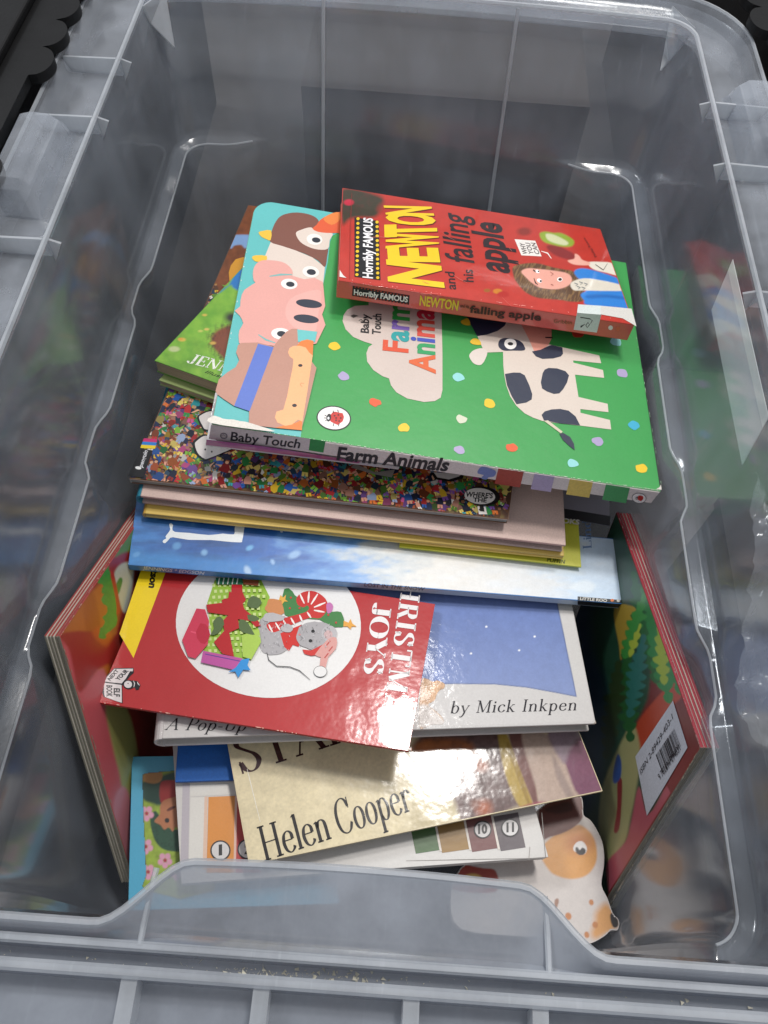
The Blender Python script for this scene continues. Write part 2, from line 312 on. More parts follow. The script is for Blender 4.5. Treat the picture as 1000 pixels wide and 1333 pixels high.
def G(ch, V=.14, H=.035):
    X = .62; st = []   # (points, curve?, fixed width)
    def L(x0, y0, x1, y1, w_): st.append((((x0, y0), (x1, y1)), False, w_))
    def Sf(x, y, hw=.12): st.append((((x-hw, y), (x+hw, y)), False, H*1.3))
    def C_(*p): st.append((p, True, None))
    v = V/2
    if ch == 'H': L(.17, 0, .17, 1, V); L(.68, 0, .68, 1, V); L(.17, .5, .68, .5, H); [Sf(a, b, v+.07) for a in (.17, .68) for b in (.015, .985)]; w_ = .85
    elif ch == 'I': L(.17, 0, .17, 1, V); Sf(.17, .015, v+.07); Sf(.17, .985, v+.07); w_ = .34
    elif ch == 'e': L(.1, .36, .44, .36, H); C_((.44, .36), (.42, .53), (.29, .62), (.14, .53), (.08, .31), (.14, .09), (.29, 0), (.42, .07), (.47, .16)); w_ = .54
    elif ch == 'l': L(.14, 0, .14, 1.04, V); Sf(.14, .015, v+.05); L(.03, .97, .14, 1.03, H); w_ = .28
    elif ch == 'n': L(.14, 0, .14, .6, V); Sf(.14, .015, v+.05); L(.03, .56, .14, .61, H); C_((.14, .42), (.22, .58), (.34, .62), (.44, .55), (.47, .4), (.47, .2), (.47, 0)); Sf(.47, .015, v+.05); w_ = .62
    elif ch == 'C': C_((.68, .74), (.58, .93), (.42, 1), (.22, .9), (.11, .66), (.11, .36), (.22, .1), (.42, 0), (.6, .07), (.71, .27)); L(.69, .68, .69, 1, H*1.3); w_ = .8
    elif ch in 'oO':
        k = 1. if ch == 'O' else .62; a = .36 if ch == 'O' else .2; cx = a+.08
        C_(*[(cx+a*math.cos(t), k/2+k/2*math.sin(t)) for t in [2*math.pi*i/12 for i in range(13)]]); w_ = 2*a+.16
    elif ch == 'p': L(.14, -.34, .14, .6, V); Sf(.14, -.33, v+.05); L(.03, .56, .14, .61, H); C_((.14, .45), (.24, .6), (.36, .61), (.47, .48), (.5, .31), (.46, .12), (.36, 0), (.24, .02), (.14, .16)); w_ = .6
    elif ch == 'b': L(.14, 0, .14, 1.02, V); L(.03, .95, .14, 1.01, H); C_((.14, .45), (.24, .6), (.36, .61), (.47, .48), (.5, .31), (.46, .12), (.36, 0), (.24, .02), (.14, .12)); w_ = .6
    elif ch == 'r': L(.14, 0, .14, .6, V); Sf(.14, .015, v+.05); L(.03, .56, .14, .61, H); C_((.14, .4), (.22, .56), (.32, .62), (.4, .55)); C_((.36, .57), (.41, .53), (.41, .5)); w_ = .44
    elif ch == 'y': L(.08, .6, .28, .04, V*.9); L(.47, .6, .26, 0, H*1.2); C_((.28, .05), (.2, -.2), (.1, -.33), (.02, -.28)); Sf(.08, .6, .08); Sf(.47, .6, .07); w_ = .54
    elif ch == 'i': L(.14, 0, .14, .6, V); Sf(.14, .015, v+.05); L(.03, .56, .14, .61, H); L(.14, .76, .14, .9, V); w_ = .28
    elif ch == 'c': C_((.44, .46), (.38, .59), (.28, .62), (.14, .53), (.08, .31), (.14, .09), (.29, 0), (.41, .07), (.46, .17)); w_ = .5
    elif ch == 'k': L(.14, 0, .14, 1.02, V); Sf(.14, .015, v+.05); L(.03, .95, .14, 1.01, H); L(.14, .26, .42, .6, H); L(.24, .36, .47, 0, V*.9); Sf(.44, .6, .08); Sf(.48, .015, .09); w_ = .58
    elif ch == 'M': L(.14, 0, .14, 1, H*1.3); L(.14, 1, .45, .03, V); L(.45, .03, .76, 1, H); L(.78, 0, .78, 1, V); Sf(.14, .015, .1); Sf(.1, .985, .1); Sf(.78, .015, v+.07); Sf(.82, .985, .1); w_ = .95
    elif ch == 'A': L(.08, 0, .4, 1, H*1.2); L(.38, 1, .7, 0, V); L(.2, .34, .58, .34, H); Sf(.08, .015, .09); Sf(.7, .015, v+.07); w_ = .82
    elif ch == 'P': L(.17, 0, .17, 1, V); Sf(.17, .015, v+.07); C_((.1, .985), (.3, .985), (.5, .97), (.6, .76), (.5, .53), (.3, .48), (.17, .48)); w_ = .68
    elif ch == 'U': L(.17, 1, .17, .3, V); C_((.17, .35), (.2, .1), (.4, 0), (.6, .1), (.64, .35)); L(.64, .3, .64, 1, H*1.3); Sf(.17, .985, v+.07); Sf(.64, .985, .1); w_ = .8
    elif ch == 'S': C_((.52, .76), (.44, .93), (.31, 1), (.15, .9), (.13, .72), (.3, .56), (.46, .42), (.53, .24), (.44, .06), (.3, 0), (.17, .08), (.09, .28)); L(.53, .7, .53, 1, H*1.3); L(.08, 0, .08, .32, H*1.3); w_ = .64
    elif ch == 'T': L(.38, 0, .38, 1, V); Sf(.38, .015, v+.07); L(.06, .98, .7, .98, H*1.5); L(.06, .74, .06, .99, H*1.3); L(.7, .74, .7, .99, H*1.3); w_ = .76
    elif ch == 'J': L(.36, .22, .36, 1, V); C_((.36, .3), (.34, .06), (.22, 0), (.1, .08), (.08, .2)); Sf(.36, .985, v+.08); w_ = .52
    elif ch == 'Y': L(.08, 1, .38, .45, V); L(.68, 1, .4, .45, H*1.2); L(.39, 0, .39, .48, V); Sf(.08, .985, v+.06); Sf(.66, .985, .1); Sf(.39, .015, v+.07); w_ = .76
    elif ch == 'R': L(.17, 0, .17, 1, V); Sf(.17, .015, v+.07); C_((.1, .985), (.3, .985), (.5, .97), (.58, .76), (.5, .56), (.3, .51), (.17, .51)); L(.38, .5, .62, 0, V*.9); Sf(.66, .015, .1); w_ = .76
    elif ch == 'E': L(.17, 0, .17, 1, V); L(.08, .985, .56, .985, H*1.4); L(.08, .015, .58, .015, H*1.4); L(.17, .5, .44, .5, H*1.2); L(.56, .76, .56, 1, H*1.3); L(.58, 0, .58, .26, H*1.3); L(.44, .38, .44, .62, H*1.2); w_ = .66
    elif ch == 'N': L(.14, 0, .14, 1, H*1.3); L(.14, 1, .62, 0, V); L(.64, 0, .64, 1, H*1.3); Sf(.14, .015, .1); Sf(.1, .985, .1); Sf(.64, .985, .1); w_ = .8
    elif ch == 'L': L(.17, 0, .17, 1, V); Sf(.17, .985, v+.07); L(.08, .015, .58, .015, H*1.4); L(.58, 0, .58, .28, H*1.3); w_ = .64
    elif ch == 'd': L(.46, 0, .46, 1.02, V); C_((.46, .45), (.36, .6), (.24, .61), (.13, .48), (.1, .31), (.14, .12), (.24, 0), (.36, .02), (.46, .16)); w_ = .6
    elif ch == 'a': L(.42, 0, .42, .45, V); C_((.12, .5), (.2, .6), (.34, .61), (.42, .45)); C_((.42, .36), (.2, .3), (.1, .15), (.18, .01), (.34, .04), (.42, .16)); w_ = .55
    elif ch == '-': L(.06, .3, .34, .3, .07); w_ = .4
    else: w_ = .34
    return st, w_
def serif_run(txt, V=.14, H=.035, shear=0., track=0.):
    x = 0; VV = []; TT = []
    for ch in txt:
        st, w_ = G(ch, V, H)
        for pts, cv, fx in st:
            v_, t_ = stroke(pts, V, H, cv, 5, fx); i = len(VV)
            VV += [(p[0]+x+shear*p[1], p[1]) for p in v_]; TT += [tuple(i+j for j in t) for t in t_]
        x += w_+track
    A = np.array(VV); return A, TT, A[:, 0].min(), A[:, 0].max(), 1.
# ------------------------------------------------------------------ painted picture: a fine sheet coloured vertex by vertex
def paint(plane, name, mat, parent, u0, u1, v0, v1, func, res=.0007, h=.00006, k=0.):
    nu = max(2, int((u1-u0)/res)); nv = max(2, int((v1-v0)/res))
    U, V = np.meshgrid(np.linspace(u0, u1, nu), np.linspace(v0, v1, nv))
    Us = (U + k*V).ravel(); Vs = V.ravel()
    X, Y = plane.px(Us, Vs)
    rgb, al = func(X, Y, Us, Vs)
    P = plane.o + np.outer(Us, plane.ex) + np.outer(Vs, plane.ey) + h*plane.n
    idx = np.arange(nu*nv).reshape(nv, nu)
    q = np.stack([idx[:-1, :-1], idx[:-1, 1:], idx[1:, 1:], idx[1:, :-1]], -1).reshape(-1, 4)
    if al is not None: q = q[(al[q] > .5).all(1)]
    used = np.unique(q); mp = -np.ones(nu*nv, int); mp[used] = np.arange(len(used)); q = mp[q]
    me = bpy.data.meshes.new(name); me.from_pydata(P[used].tolist(), [], q.tolist()); me.update()
    a = me.color_attributes.new('Col', 'FLOAT_COLOR', 'POINT')
    c = np.ones((len(used), 4), np.float32); c[:, :3] = np.clip(rgb[used], 0, 1); a.data.foreach_set('color', c.ravel())
    me.materials.append(mat)
    o = bpy.data.objects.new(name, me); COL.objects.link(o); o.parent = parent
    return o
def inside(X, Y, pts):
    P = np.array(pts); r = np.zeros(len(X), bool); n = len(P)
    for i in range(n):
        x0, y0 = P[i]; x1, y1 = P[(i+1) % n]
        c = ((y0 > Y) != (y1 > Y)); xx = (x1-x0)*(Y-y0)/(y1-y0+1e-12)+x0; r ^= c & (X < xx)
    return r
def dist(X, Y, pts):
    P = np.array(pts); n = len(P); d = np.full(len(X), 1e9)
    for i in range(n):
        a = P[i]; b = P[(i+1) % n]-a; t = np.clip(((X-a[0])*b[0]+(Y-a[1])*b[1])/(b@b+1e-12), 0, 1)
        d = np.minimum(d, np.hypot(X-a[0]-t*b[0], Y-a[1]-t*b[1]))
    return np.where(inside(X, Y, pts), d, -d)
def ov(rgb, X, Y, pts, col, soft=1.5, amt=1., sm=4):
    if sm: pts = smooth(pts, sm)
    m_ = np.clip(dist(X, Y, pts)/soft+.5, 0, 1)*amt
    c = lin(col) if not isinstance(col, np.ndarray) else col
    return rgb*(1-m_[:, None]) + c*m_[:, None]
def blob(rgb, X, Y, cx, cy, rx, ry, col, soft=.5, amt=1., rot=0):
    c, s = math.cos(math.radians(rot)), math.sin(math.radians(rot)); a = (X-cx)*c+(Y-cy)*s; b = -(X-cx)*s+(Y-cy)*c
    m_ = np.clip((1-np.hypot(a/rx, b/ry))/soft, 0, 1)*amt; return rgb*(1-m_[:, None])+lin(col)*m_[:, None]
# ------------------------------------------------------------------ book frames
def frame(o, yaw, tx, ty, T):
    """o: bottom left corner of the top face (z from the rim); local origin sits under it on the book's underside"""
    def rv(v):
        a = np.linalg.norm(v)
        if a < 1e-9: return np.eye(3)
        k = v/a; K = np.array([[0, -k[2], k[1]], [k[2], 0, -k[0]], [-k[1], k[0], 0]]); return np.eye(3)+math.sin(a)*K+(1-math.cos(a))*K@K
    M3 = rv(np.array([tx, ty, 0.])) @ rv(np.array([0, 0, yaw]))
    M = np.eye(4); M[:3, :3] = M3; M[:3, 3] = np.array(o)+[0, 0, RIM]-M3@np.array([0, 0, T]); return M
class Book:
    def __init__(s, key, name, label, cover, mat=None, T=None, kind='paper', side=None, page='#d8d0c2', back=None, spine_side='f', ct=.0004, w=None, l=None, poly=None, M=None, spine_col=None):
        if M is None:
            o, yaw, tx, ty, s.w, s.l, s.k, s.T = POSE[key]
            if T: s.T = T
            s.M = frame(o, yaw, tx, ty, s.T)
        else: s.M = M; s.w = w; s.l = l; s.T = T; s.k = 0
        s.root = thing(name, label, 'book', mw=Matrix(s.M.tolist()))
        s.mat = mat or GLOSS; k = s.k; T = s.T; w_, l_ = s.w, s.l
        s.top = Plane(s.M, (0, 0, T), (1, 0, 0), (0, 1, 0), (0, 0, 1)); s.front = Plane(s.M, (0, 0, 0), (1, 0, 0), (0, 0, 1), (0, -1, 0))
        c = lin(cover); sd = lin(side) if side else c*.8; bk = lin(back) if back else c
        def slab(x0, x1, y0, y1, z0, z1, col, nm, mt, cols=None, bev=0):
            b = MB(); b.box(x0, x1, y0, y1, z0, z1, col, cols, k); return b.build(nm, mt, s.root, bev)
        if kind == 'paper':
            e = .0006
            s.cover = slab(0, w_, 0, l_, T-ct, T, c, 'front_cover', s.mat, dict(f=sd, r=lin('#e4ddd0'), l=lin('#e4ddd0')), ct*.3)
            s.backc = slab(0, w_, 0, l_, 0, ct, bk, 'back_cover', s.mat, None, ct*.3)
            y0 = e if spine_side != 'f' else ct; x0 = ct if spine_side == 'l' else e
            s.pages = slab(x0, w_-e, y0, l_-e, ct, T-ct, lin(page), 'page_block', PAPER)
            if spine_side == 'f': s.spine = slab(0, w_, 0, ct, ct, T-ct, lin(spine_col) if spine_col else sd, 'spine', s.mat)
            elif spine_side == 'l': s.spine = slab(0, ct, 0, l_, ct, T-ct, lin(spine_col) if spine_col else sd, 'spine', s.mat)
        elif kind == 'hard':
            bt = .0024; r = .004
            s.cover = slab(.006, w_, 0, l_, T-bt, T, c, 'front_cover', s.mat, dict(f=sd, r=sd), .0007)
            s.backc = slab(.006, w_, 0, l_, 0, bt, bk, 'back_cover', s.mat, None, .0007)
            s.pages = slab(.004, w_-r, r, l_-r, bt, T-bt, lin(page), 'page_block', PAPER)
            b = MB(); n = 10; sc = lin(spine_col) if spine_col else c
            for i in range(n):      # rounded hard spine on the left
                a0, a1 = math.pi/2+math.pi*i/n, math.pi/2+math.pi*(i+1)/n
                def q(a, rr, y): return (.0062+rr*.72*math.cos(a)+k*y, y, T/2+rr*math.sin(a))
                R0, R1 = T/2-.0001, T/2-.0022
                for (ra, rb) in ((R0, R0),): b.face([q(a0, ra, 0), q(a0, ra, l_), q(a1, ra, l_), q(a1, ra, 0)][::-1], sc)
                b.face([q(a0, R1, 0), q(a1, R1, 0), q(a1, R1, l_), q(a0, R1, l_)][::-1], sc)
                for y in (0, l_): b.face([q(a0, R0, y), q(a1, R0, y), q(a1, R1, y), q(a0, R1, y)], sc)
            s.spine = b.build('spine', s.mat, s.root)
        elif kind == 'board':
            n = max(2, int(round(T/.0024))); t = T/n; s.leaves = []
            for i in range(n):
                j = random.uniform(-.0004, .0004); top = i == n-1
                x0 = j if not top else 0; cc = c if top else lin('#e8e2d8')
                b = MB()
                if poly is not None: b.prism(poly, i*t+.00015, (i+1)*t-(.0 if top else .00015), cc, sd)
                else: b.box(x0, w_+j, abs(j) if not top else 0, l_+j, i*t+.00015, (i+1)*t-(0 if top else .00015), cc, dict(f=sd, l=sd if not isinstance(side, list) else lin(side[1]), r=sd), k)
                o_ = b.build('front_cover' if top else ('back_cover' if i == 0 else 'board_page'), s.mat if top else MATT, s.root, .0003)
                s.leaves.append(o_)
            s.cover = s.leaves[-1]; s.spine = s.cover
    def art(s, pl=None, **kw): return Art(pl or s.top, **kw)
def wear(b, pl, pts, n, size, col='#e9e4da', name='worn_edge', seed=3, mat=None, parent=None):
    """small chips along a printed edge where the white board shows"""
    a = Art(pl, .0003, 0.); r = random.Random(seed); P = np.array(pts, float)
    seg = np.hypot(*(P[1:]-P[:-1]).T); cum = np.concatenate([[0], np.cumsum(seg)])
    for i in range(n):
        t = r.random()*cum[-1]; j = min(len(seg)-1, int(np.searchsorted(cum, t)-1)); j = max(0, j); q = P[j]+(P[j+1]-P[j])*(t-cum[j])/seg[j]
        d = (P[j+1]-P[j])/seg[j]; ln = size*r.choice((.3, .4, .6, .8, 1.6, 2.6))*r.uniform(.7, 1.3); wd = size*r.uniform(.12, .4)*(1 if r.random() < .8 else -.8); nn = np.array([-d[1], d[0]])
        a.poly([tuple(q-d*ln/2), tuple(q-d*ln*.2+nn*wd), tuple(q+d*ln*.3+nn*wd*.7), tuple(q+d*ln/2), tuple(q-nn*wd*.4)], col, own=False)
    o = a.build(name, mat or MATT, parent or b.cover); o['kind'] = 'stuff'; return o

def corner(b, pl, x, y, dx, dy, s_=5, col='#ddd5cb'):
    """a rubbed, whitened corner"""
    r = random.Random(int(x*7+y)); a = Art(pl, .0004, 0.)
    P = [(x, y), (x+dx[0]*s_, y+dx[1]*s_), (x+dx[0]*s_*.55+dy[0]*s_*.3, y+dx[1]*s_*.55+dy[1]*s_*.3), (x+dx[0]*s_*.3+dy[0]*s_*.6, y+dx[1]*s_*.3+dy[1]*s_*.6), (x+dy[0]*s_, y+dy[1]*s_)]
    a.poly([P[0], P[1]]+wobble(P[2:4], .8, int(x))+[P[4]], col); o = a.build('worn_corner', MATT, b.cover); return o
def scratches(b, pl, x0, x1, y0, y1, n, col, seed):
    r = random.Random(seed); a = Art(pl, .0006, 0.)
    for i in range(n):
        x, y = r.uniform(x0, x1), r.uniform(y0, y1); t = r.gauss(.3, .5); L_ = r.uniform(4, 26)
        a.line([(x, y), (x+L_*.5*math.cos(t)+r.uniform(-1, 1), y+L_*.5*math.sin(t)+r.uniform(-1, 1)), (x+L_*math.cos(t), y+L_*math.sin(t))], r.uniform(.35, .7), col)
    o = a.build('scratches', MATT, b.cover); o['kind'] = 'stuff'; return o
# ------------------------------------------------------------------ book poses: corner, turn, tilts, width, depth, skew of the pages, thickness
POSE = {
    'newton': ((-0.0408, 0.3926, -0.0668), 0.0087, -0.1853, 0.0992, 0.2009, 0.1221, -0.0499, 0.013),
    'farm': ((-0.1078, 0.2840, -0.0860), -0.0234, -0.0071, 0.0977, 0.2821, 0.2067, -0.0362, 0.014),
    'wedge': ((-0.1131, 0.2805, -0.1015), 0.0231, -0.0000, 0.1222, 0.1217, 0.0400, 0.0000, 0.003),
    'jen': ((-0.1606, 0.3485, -0.1079), -0.2906, 0.0048, 0.0574, 0.1227, 0.1800, 0.1436, 0.0115),
    'green2': ((-0.1590, 0.3423, -0.1202), -0.2746, 0.0045, 0.0580, 0.1232, 0.1700, 0.1624, 0.0055),
    'crowd': ((-0.1633, 0.2662, -0.1270), -0.0102, -0.0023, 0.0492, 0.2444, 0.2700, 0.1200, 0.005),
    'pink': ((-0.1624, 0.2585, -0.1335), -0.0092, -0.0000, 0.0698, 0.2844, 0.1200, 0.0000, 0.01),
    'yellow': ((-0.1606, 0.2520, -0.1445), 0.0060, -0.0000, 0.0698, 0.2840, 0.1200, 0.0000, 0.0055),
    'grey': ((0.0525, 0.2921, -0.1640), -0.0684, 0.0000, 0.0698, 0.1056, 0.2000, 0.0000, 0.002),
    'puffin': ((0.0119, 0.2513, -0.1640), -0.0034, -0.0000, 0.0698, 0.1243, 0.2000, 0.0000, 0.0015),
    'snow': ((-0.1595, 0.2183, -0.1530), 0.0324, -0.0036, 0.0816, 0.3291, 0.0500, -0.0760, 0.007),
    'red': ((-0.1599, 0.1312, -0.1590), -0.0705, -0.0868, 0.0432, 0.1852, 0.1000, 0.0646, 0.0025),
    'inkpen': ((-0.1261, 0.1145, -0.1680), 0.1264, -0.0431, 0.0607, 0.2709, 0.1800, 0.0109, 0.016),
    'cooper': ((-0.0631, 0.0544, -0.1980), 0.2694, -0.0180, 0.0627, 0.2225, 0.1900, -0.0653, 0.003),
    'blueblk': ((-0.1162, 0.0987, -0.2060), 0.1170, -0.0000, 0.0524, 0.0524, 0.0800, 0.0000, 0.004),
    'abc': ((-0.1027, 0.0429, -0.2120), 0.1400, -0.0033, 0.0527, 0.2223, 0.1600, -0.1146, 0.012),
    'frame': ((-0.1342, 0.0278, -0.2270), 0.0984, 0.0183, 0.0353, 0.2188, 0.0894, -0.0922, 0.012),
    'dog': ((0.0480, 0.0141, -0.2490), 0.0639, -0.0000, 0.0000, 0.1162, 0.1000, 0.0000, 0.015),
}
# ------------------------------------------------------------------ the ground and what stands round the tub
def struct(o): o['kind'] = 'structure'; return o
b = MB(); b.face([(-6, -6, 0), (6, -6, 0), (6, 6, 0), (-6, 6, 0)], (.1, .1, .1)); struct(b.build('floor', FLOOR))
def gface(mb, P, col): mb.face(P, col)
# ---- the tub: a rounded box of thin walls, built as loops
NS, NC = 96, 12
def loop(xh, yn, yf, r, d=0.):
    """rounded rectangle pushed outward by d, counter-clockwise, with outward normals"""
    xh, yn, yf, r = xh+d, yn-d, yf+d, r+d
    P = []; N_ = []
    def seg(a, b_, n, nrm):
        for i in range(n): t = i/n; P.append((a[0]+(b_[0]-a[0])*t, a[1]+(b_[1]-a[1])*t)); N_.append(nrm)
    def arc(cx, cy, a0):
        for i in range(NC):
            a = a0+math.pi/2*i/NC; P.append((cx+r*math.cos(a), cy+r*math.sin(a))); N_.append((math.cos(a), math.sin(a)))
    seg((-xh+r, yn), (xh-r, yn), NS, (0, -1)); arc(xh-r, yn+r, -math.pi/2)
    seg((xh, yn+r), (xh, yf-r), NS, (1, 0)); arc(xh-r, yf-r, 0)
    seg((xh-r, yf), (-xh+r, yf), NS, (0, 1)); arc(-xh+r, yf-r, math.pi/2)
    seg((-xh, yf-r), (-xh, yn+r), NS, (-1, 0)); arc(-xh+r, yn+r, math.pi)
    return np.array(P), np.array(N_)
def sst(x): x = np.clip(x, 0, 1); return x*x*(3-2*x)
BASE = dict(xh=.195, yn=.012, yf=.607, r=.023)
def wall_params(zz):             # inner wall at height zz below the rim (positive down)
    t = zz/.30
    return dict(xh=.195-.027*t, yn=.012+.010*t, yf=.607-.088*t, r=.023+.006*t)
def bow(P, N_, zz):              # the far wall bulges a little, the walls are never quite flat
    far = (N_[:, 1] > .99); P = P.copy()
    P[far, 1] += .006*(1-(P[far, 0]/.17)**2)*(1-zz/.3)
    return P
def pocket(y):                   # hand-sized pockets that interrupt the ledge along the sides
    r_ = np.zeros_like(y)
    for c in (.155, .275, .400): 
        t = (y-c)/.055; r_ = np.maximum(r_, np.where((t > -.5) & (t < .5), sst((.5-t)/.35)*sst((t+.5)/.25), 0))
    return r_
def inner_loop(zz, ins=0., pk=0.):
    P, N_ = loop(**wall_params(zz)); P = bow(P, N_, zz)
    wgt = np.ones(len(P)); nearfar = np.abs(N_[:, 1]) > .99
    wgt[nearfar] = np.where(P[nearfar, 1] > .3, sst((np.abs(P[nearfar, 0])-.115)/.035), sst((np.abs(P[nearfar, 0])-.145)/.02)*.3)
    side = np.abs(N_[:, 0]) > .99
    off = ins*wgt; off[side] -= pk*pocket(P[side, 1])
    return P - N_*off[:, None]
def lipw(x): return sst((.088-np.abs(x))/.030)      # the raised grip in the middle of the near rim
def rim_loop(d, lip=0.):
    P, N_ = loop(**BASE, d=d); P = bow(P, N_, 0)
    near = N_[:, 1] < -.99; P[near, 1] += (lip*lipw(P[near, 0])*(1+.10*(1-(P[near, 0]/.07)**2)))
    return P, N_
LED = .100
inner = []                       # (loop, z) bottom -> rim
inner.append((inner_loop(.305, .026), -.305)); inner.append((inner_loop(.303, .014), -.303)); inner.append((inner_loop(.297, .0085), -.297))
for zz, pk in ((.28, 0), (.25, 0), (.22, 0), (.19, .0005), (.165, .0015), (.145, .003), (.125, .0048), (.112, .0055)): inner.append((inner_loop(zz, .0095-.0045*min(1, max(0, (zz-.15)/.1)), pk), -zz))
inner.append((inner_loop(LED+.003, .0092, .0055), -LED-.003)); inner.append((inner_loop(LED+.0008, .0088, .0055), -LED-.0008)); inner.append((inner_loop(LED, .0080, .0050), -LED))
inner.append((inner_loop(LED-.0006, .0016, .0008), -LED+.0006)); inner.append((inner_loop(LED-.0020, .0004, .0003), -LED+.0020)); inner.append((inner_loop(LED-.006, 0), -LED+.006))
for zz in (.08, .06): inner.append((inner_loop(zz), -zz))
def rl(d, zn, zo, lip=0.):       # rim ring: zn on the near side, zo elsewhere
    P, N_ = rim_loop(d, lip); wn = sst((.05-P[:, 1])/.05)
    return (P, zo+(zn-zo)*wn)
rings = []
for lp, zv in inner: rings.append((lp, np.full(len(lp), zv)))
rings.append((inner_loop(.040), np.full(len(inner[0][0]), -.040)))
rings.append(rl(-.0035, -.028, -.028, .000)); rings.append(rl(-.0012, -.014, -.014, .010)); rings.append(rl(-.0004, -.004, -.004, .019))
for d, zn, zo, lp in ((0, -.0008, -.0008, .0205), (.0008, .0004, .0004, .0200), (.0022, -.0002, -.0002, .0185), (.0035, -.0035, -.003, .012), (.0050, -.0065, -.006, .002),
                      (.0058, -.0035, -.0085, 0), (.0068, -.0030, -.011, 0), (.0078, -.006, -.0118, 0), (.0088, -.0105, -.012, 0), (.0120, -.0110, -.012, 0),
                      (.0130, -.0035, -.012, 0), (.0142, -.0025, -.012, 0), (.0155, -.0045, -.012, 0), (.017, -.0125, -.012, 0), (.022, -.0135, -.012, 0), (.034, -.013, -.0115, 0), (.038, -.006, -.004, 0),
                      (.0395, -.0035, -.002, 0), (.0415, -.003, -.002, 0), (.0435, -.006, -.005, 0), (.0445, -.034, -.034, 0),
                      (.0428, -.034, -.034, 0), (.0415, -.012, -.008, 0), (.035, -.0155, -.014, 0), (.006, -.0155, -.014, 0)):
    rings.append(rl(d, zn, zo, lp))
outer = []
for zz, i_ in ((.03, 0), (.06, 0), (.098, 0), (.103, .0085), (.14, .0092), (.2, .0068), (.26, .0048), (.30, .0075), (.307, .014)):
    P = inner_loop(zz, i_, 0 if zz < .1 else .0055*max(0, 1-(zz-.1)/.09)); P2, N_ = loop(**wall_params(zz)); rings.append((P+N_*.0021, np.full(len(P), -zz-.0005)))
V = []; Fc = []
n = len(rings[0][0])
for P, zv in rings: V += [(P[i, 0], P[i, 1], RIM+zv[i]) for i in range(n)]
for k in range(len(rings)-1):
    for i in range(n):
        j = (i+1) % n; Fc.append((k*n+i, k*n+j, (k+1)*n+j, (k+1)*n+i))
Fc.append(tuple(range(n))); L0 = (len(rings)-1)*n; Fc.append(tuple(L0+i for i in range(n))[::-1])
tub = thing('storage_tub', 'large clear plastic storage tub with a milky rim, open and full of picture books', 'storage tub')
def tubmesh(name, V, Fc, mats, mi=None, smoothit=True):
    me = bpy.data.meshes.new(name); me.from_pydata(V, [], Fc); me.update()
    for m_ in mats: me.materials.append(m_)
    if mi is not None: me.polygons.foreach_set('material_index', mi)
    if smoothit:
        me.polygons.foreach_set('use_smooth', [True]*len(Fc)); me.set_sharp_from_angle(angle=math.radians(50))
    o = bpy.data.objects.new(name, me); COL.objects.link(o); o.parent = tub; return o
n_wall = len(inner)+1
mi = []
for k in range(len(rings)-1): mi += [0 if (k < n_wall+2 or k >= len(rings)-len((0,)*9)-1) else 1]*n
mi += [0, 0]
for q_ in range(len(mi)):
    if mi[q_] == 1:
        c_ = [V[i_] for i_ in Fc[q_]]
        if c_[0][1] < .045 and abs(c_[0][0]) < .225: mi[q_] = 2
tubmesh('tub_shell', V, Fc, [TUB, TUBRIM, TUBLIP], mi)
def tube(path, r, closed=False, seg=6, flat=1.):
    P = np.array(path, float); m_ = len(P); V = []; Fq = []
    for i in range(m_):
        a = P[(i-1) % m_] if closed or i else P[i]; c = P[(i+1) % m_] if closed or i < m_-1 else P[i]
        d = c-a; d /= np.linalg.norm(d); up_ = np.array([0, 0, 1.]) if abs(d[2]) < .9 else np.array([0, 1., 0])
        s_ = np.cross(d, up_); s_ /= np.linalg.norm(s_); u_ = np.cross(s_, d)
        for j in range(seg):
            t = 2*math.pi*j/seg; V.append(tuple(P[i]+r*math.cos(t)*s_+r*flat*math.sin(t)*u_))
    for i in range(m_ if closed else m_-1):
        for j in range(seg):
            a = i*seg+j; b_ = i*seg+(j+1) % seg; c = ((i+1) % m_)*seg+(j+1) % seg; d = ((i+1) % m_)*seg+j; Fq.append((a, b_, c, d))
    if not closed: Fq.append(tuple(range(seg))[::-1]); Fq.append(tuple((m_-1)*seg+j for j in range(seg)))
    return V, Fq
def loop3(P, zv): return np.column_stack([P[:, 0], P[:, 1], RIM+zv])
# thick beads: inner rim edge, ledge edge, the two ridges across the near end
P, zv = rl(.0004, -.0004, -.0004, .0202); V, Fq = tube(loop3(P, zv), .0016, True); tubmesh('rim_bead', V, Fq, [BEAD])
P = inner_loop(LED, .0089, .0054); q = loop3(P, np.full(len(P), -LED-.0003))
sel = ~((np.abs(P[:, 0]) < .125) & ((P[:, 1] > .5) | (P[:, 1] < .1))) & (P[:, 1] > .024)
idx = np.where(sel)[0]
runs = np.split(idx, np.where(np.diff(idx) > 1)[0]+1)
if runs[0][0] == 0 and runs[-1][-1] == len(P)-1 and len(runs) > 1: runs[0] = np.concatenate([runs[-1], runs[0]]); runs = runs[:-1]
for r_ in runs:
    V, Fq = tube(q[r_], .0007); tubmesh('ledge_bead', V, Fq, [BEAD])
for d_, zn, rr in ((.0063, -.0032, .0016), (.0140, -.0024, .0020)):
    P, zv = rl(d_, zn, -.0115 if d_ < .01 else -.012); m_ = (P[:, 1] < .03) & (np.abs(P[:, 0]) < .2)
    P3 = loop3(P, zv)[m_]; P3 = P3[np.argsort(P3[:, 0])]; V, Fq = tube(P3, rr, flat=.8); tubmesh('rim_ridge', V, Fq, [BEAD])
P, zv = rl(.0405, -.0025, -.0015); V, Fq = tube(loop3(P, zv), .0012, True); tubmesh('outer_rim_bead', V, Fq, [BEAD])
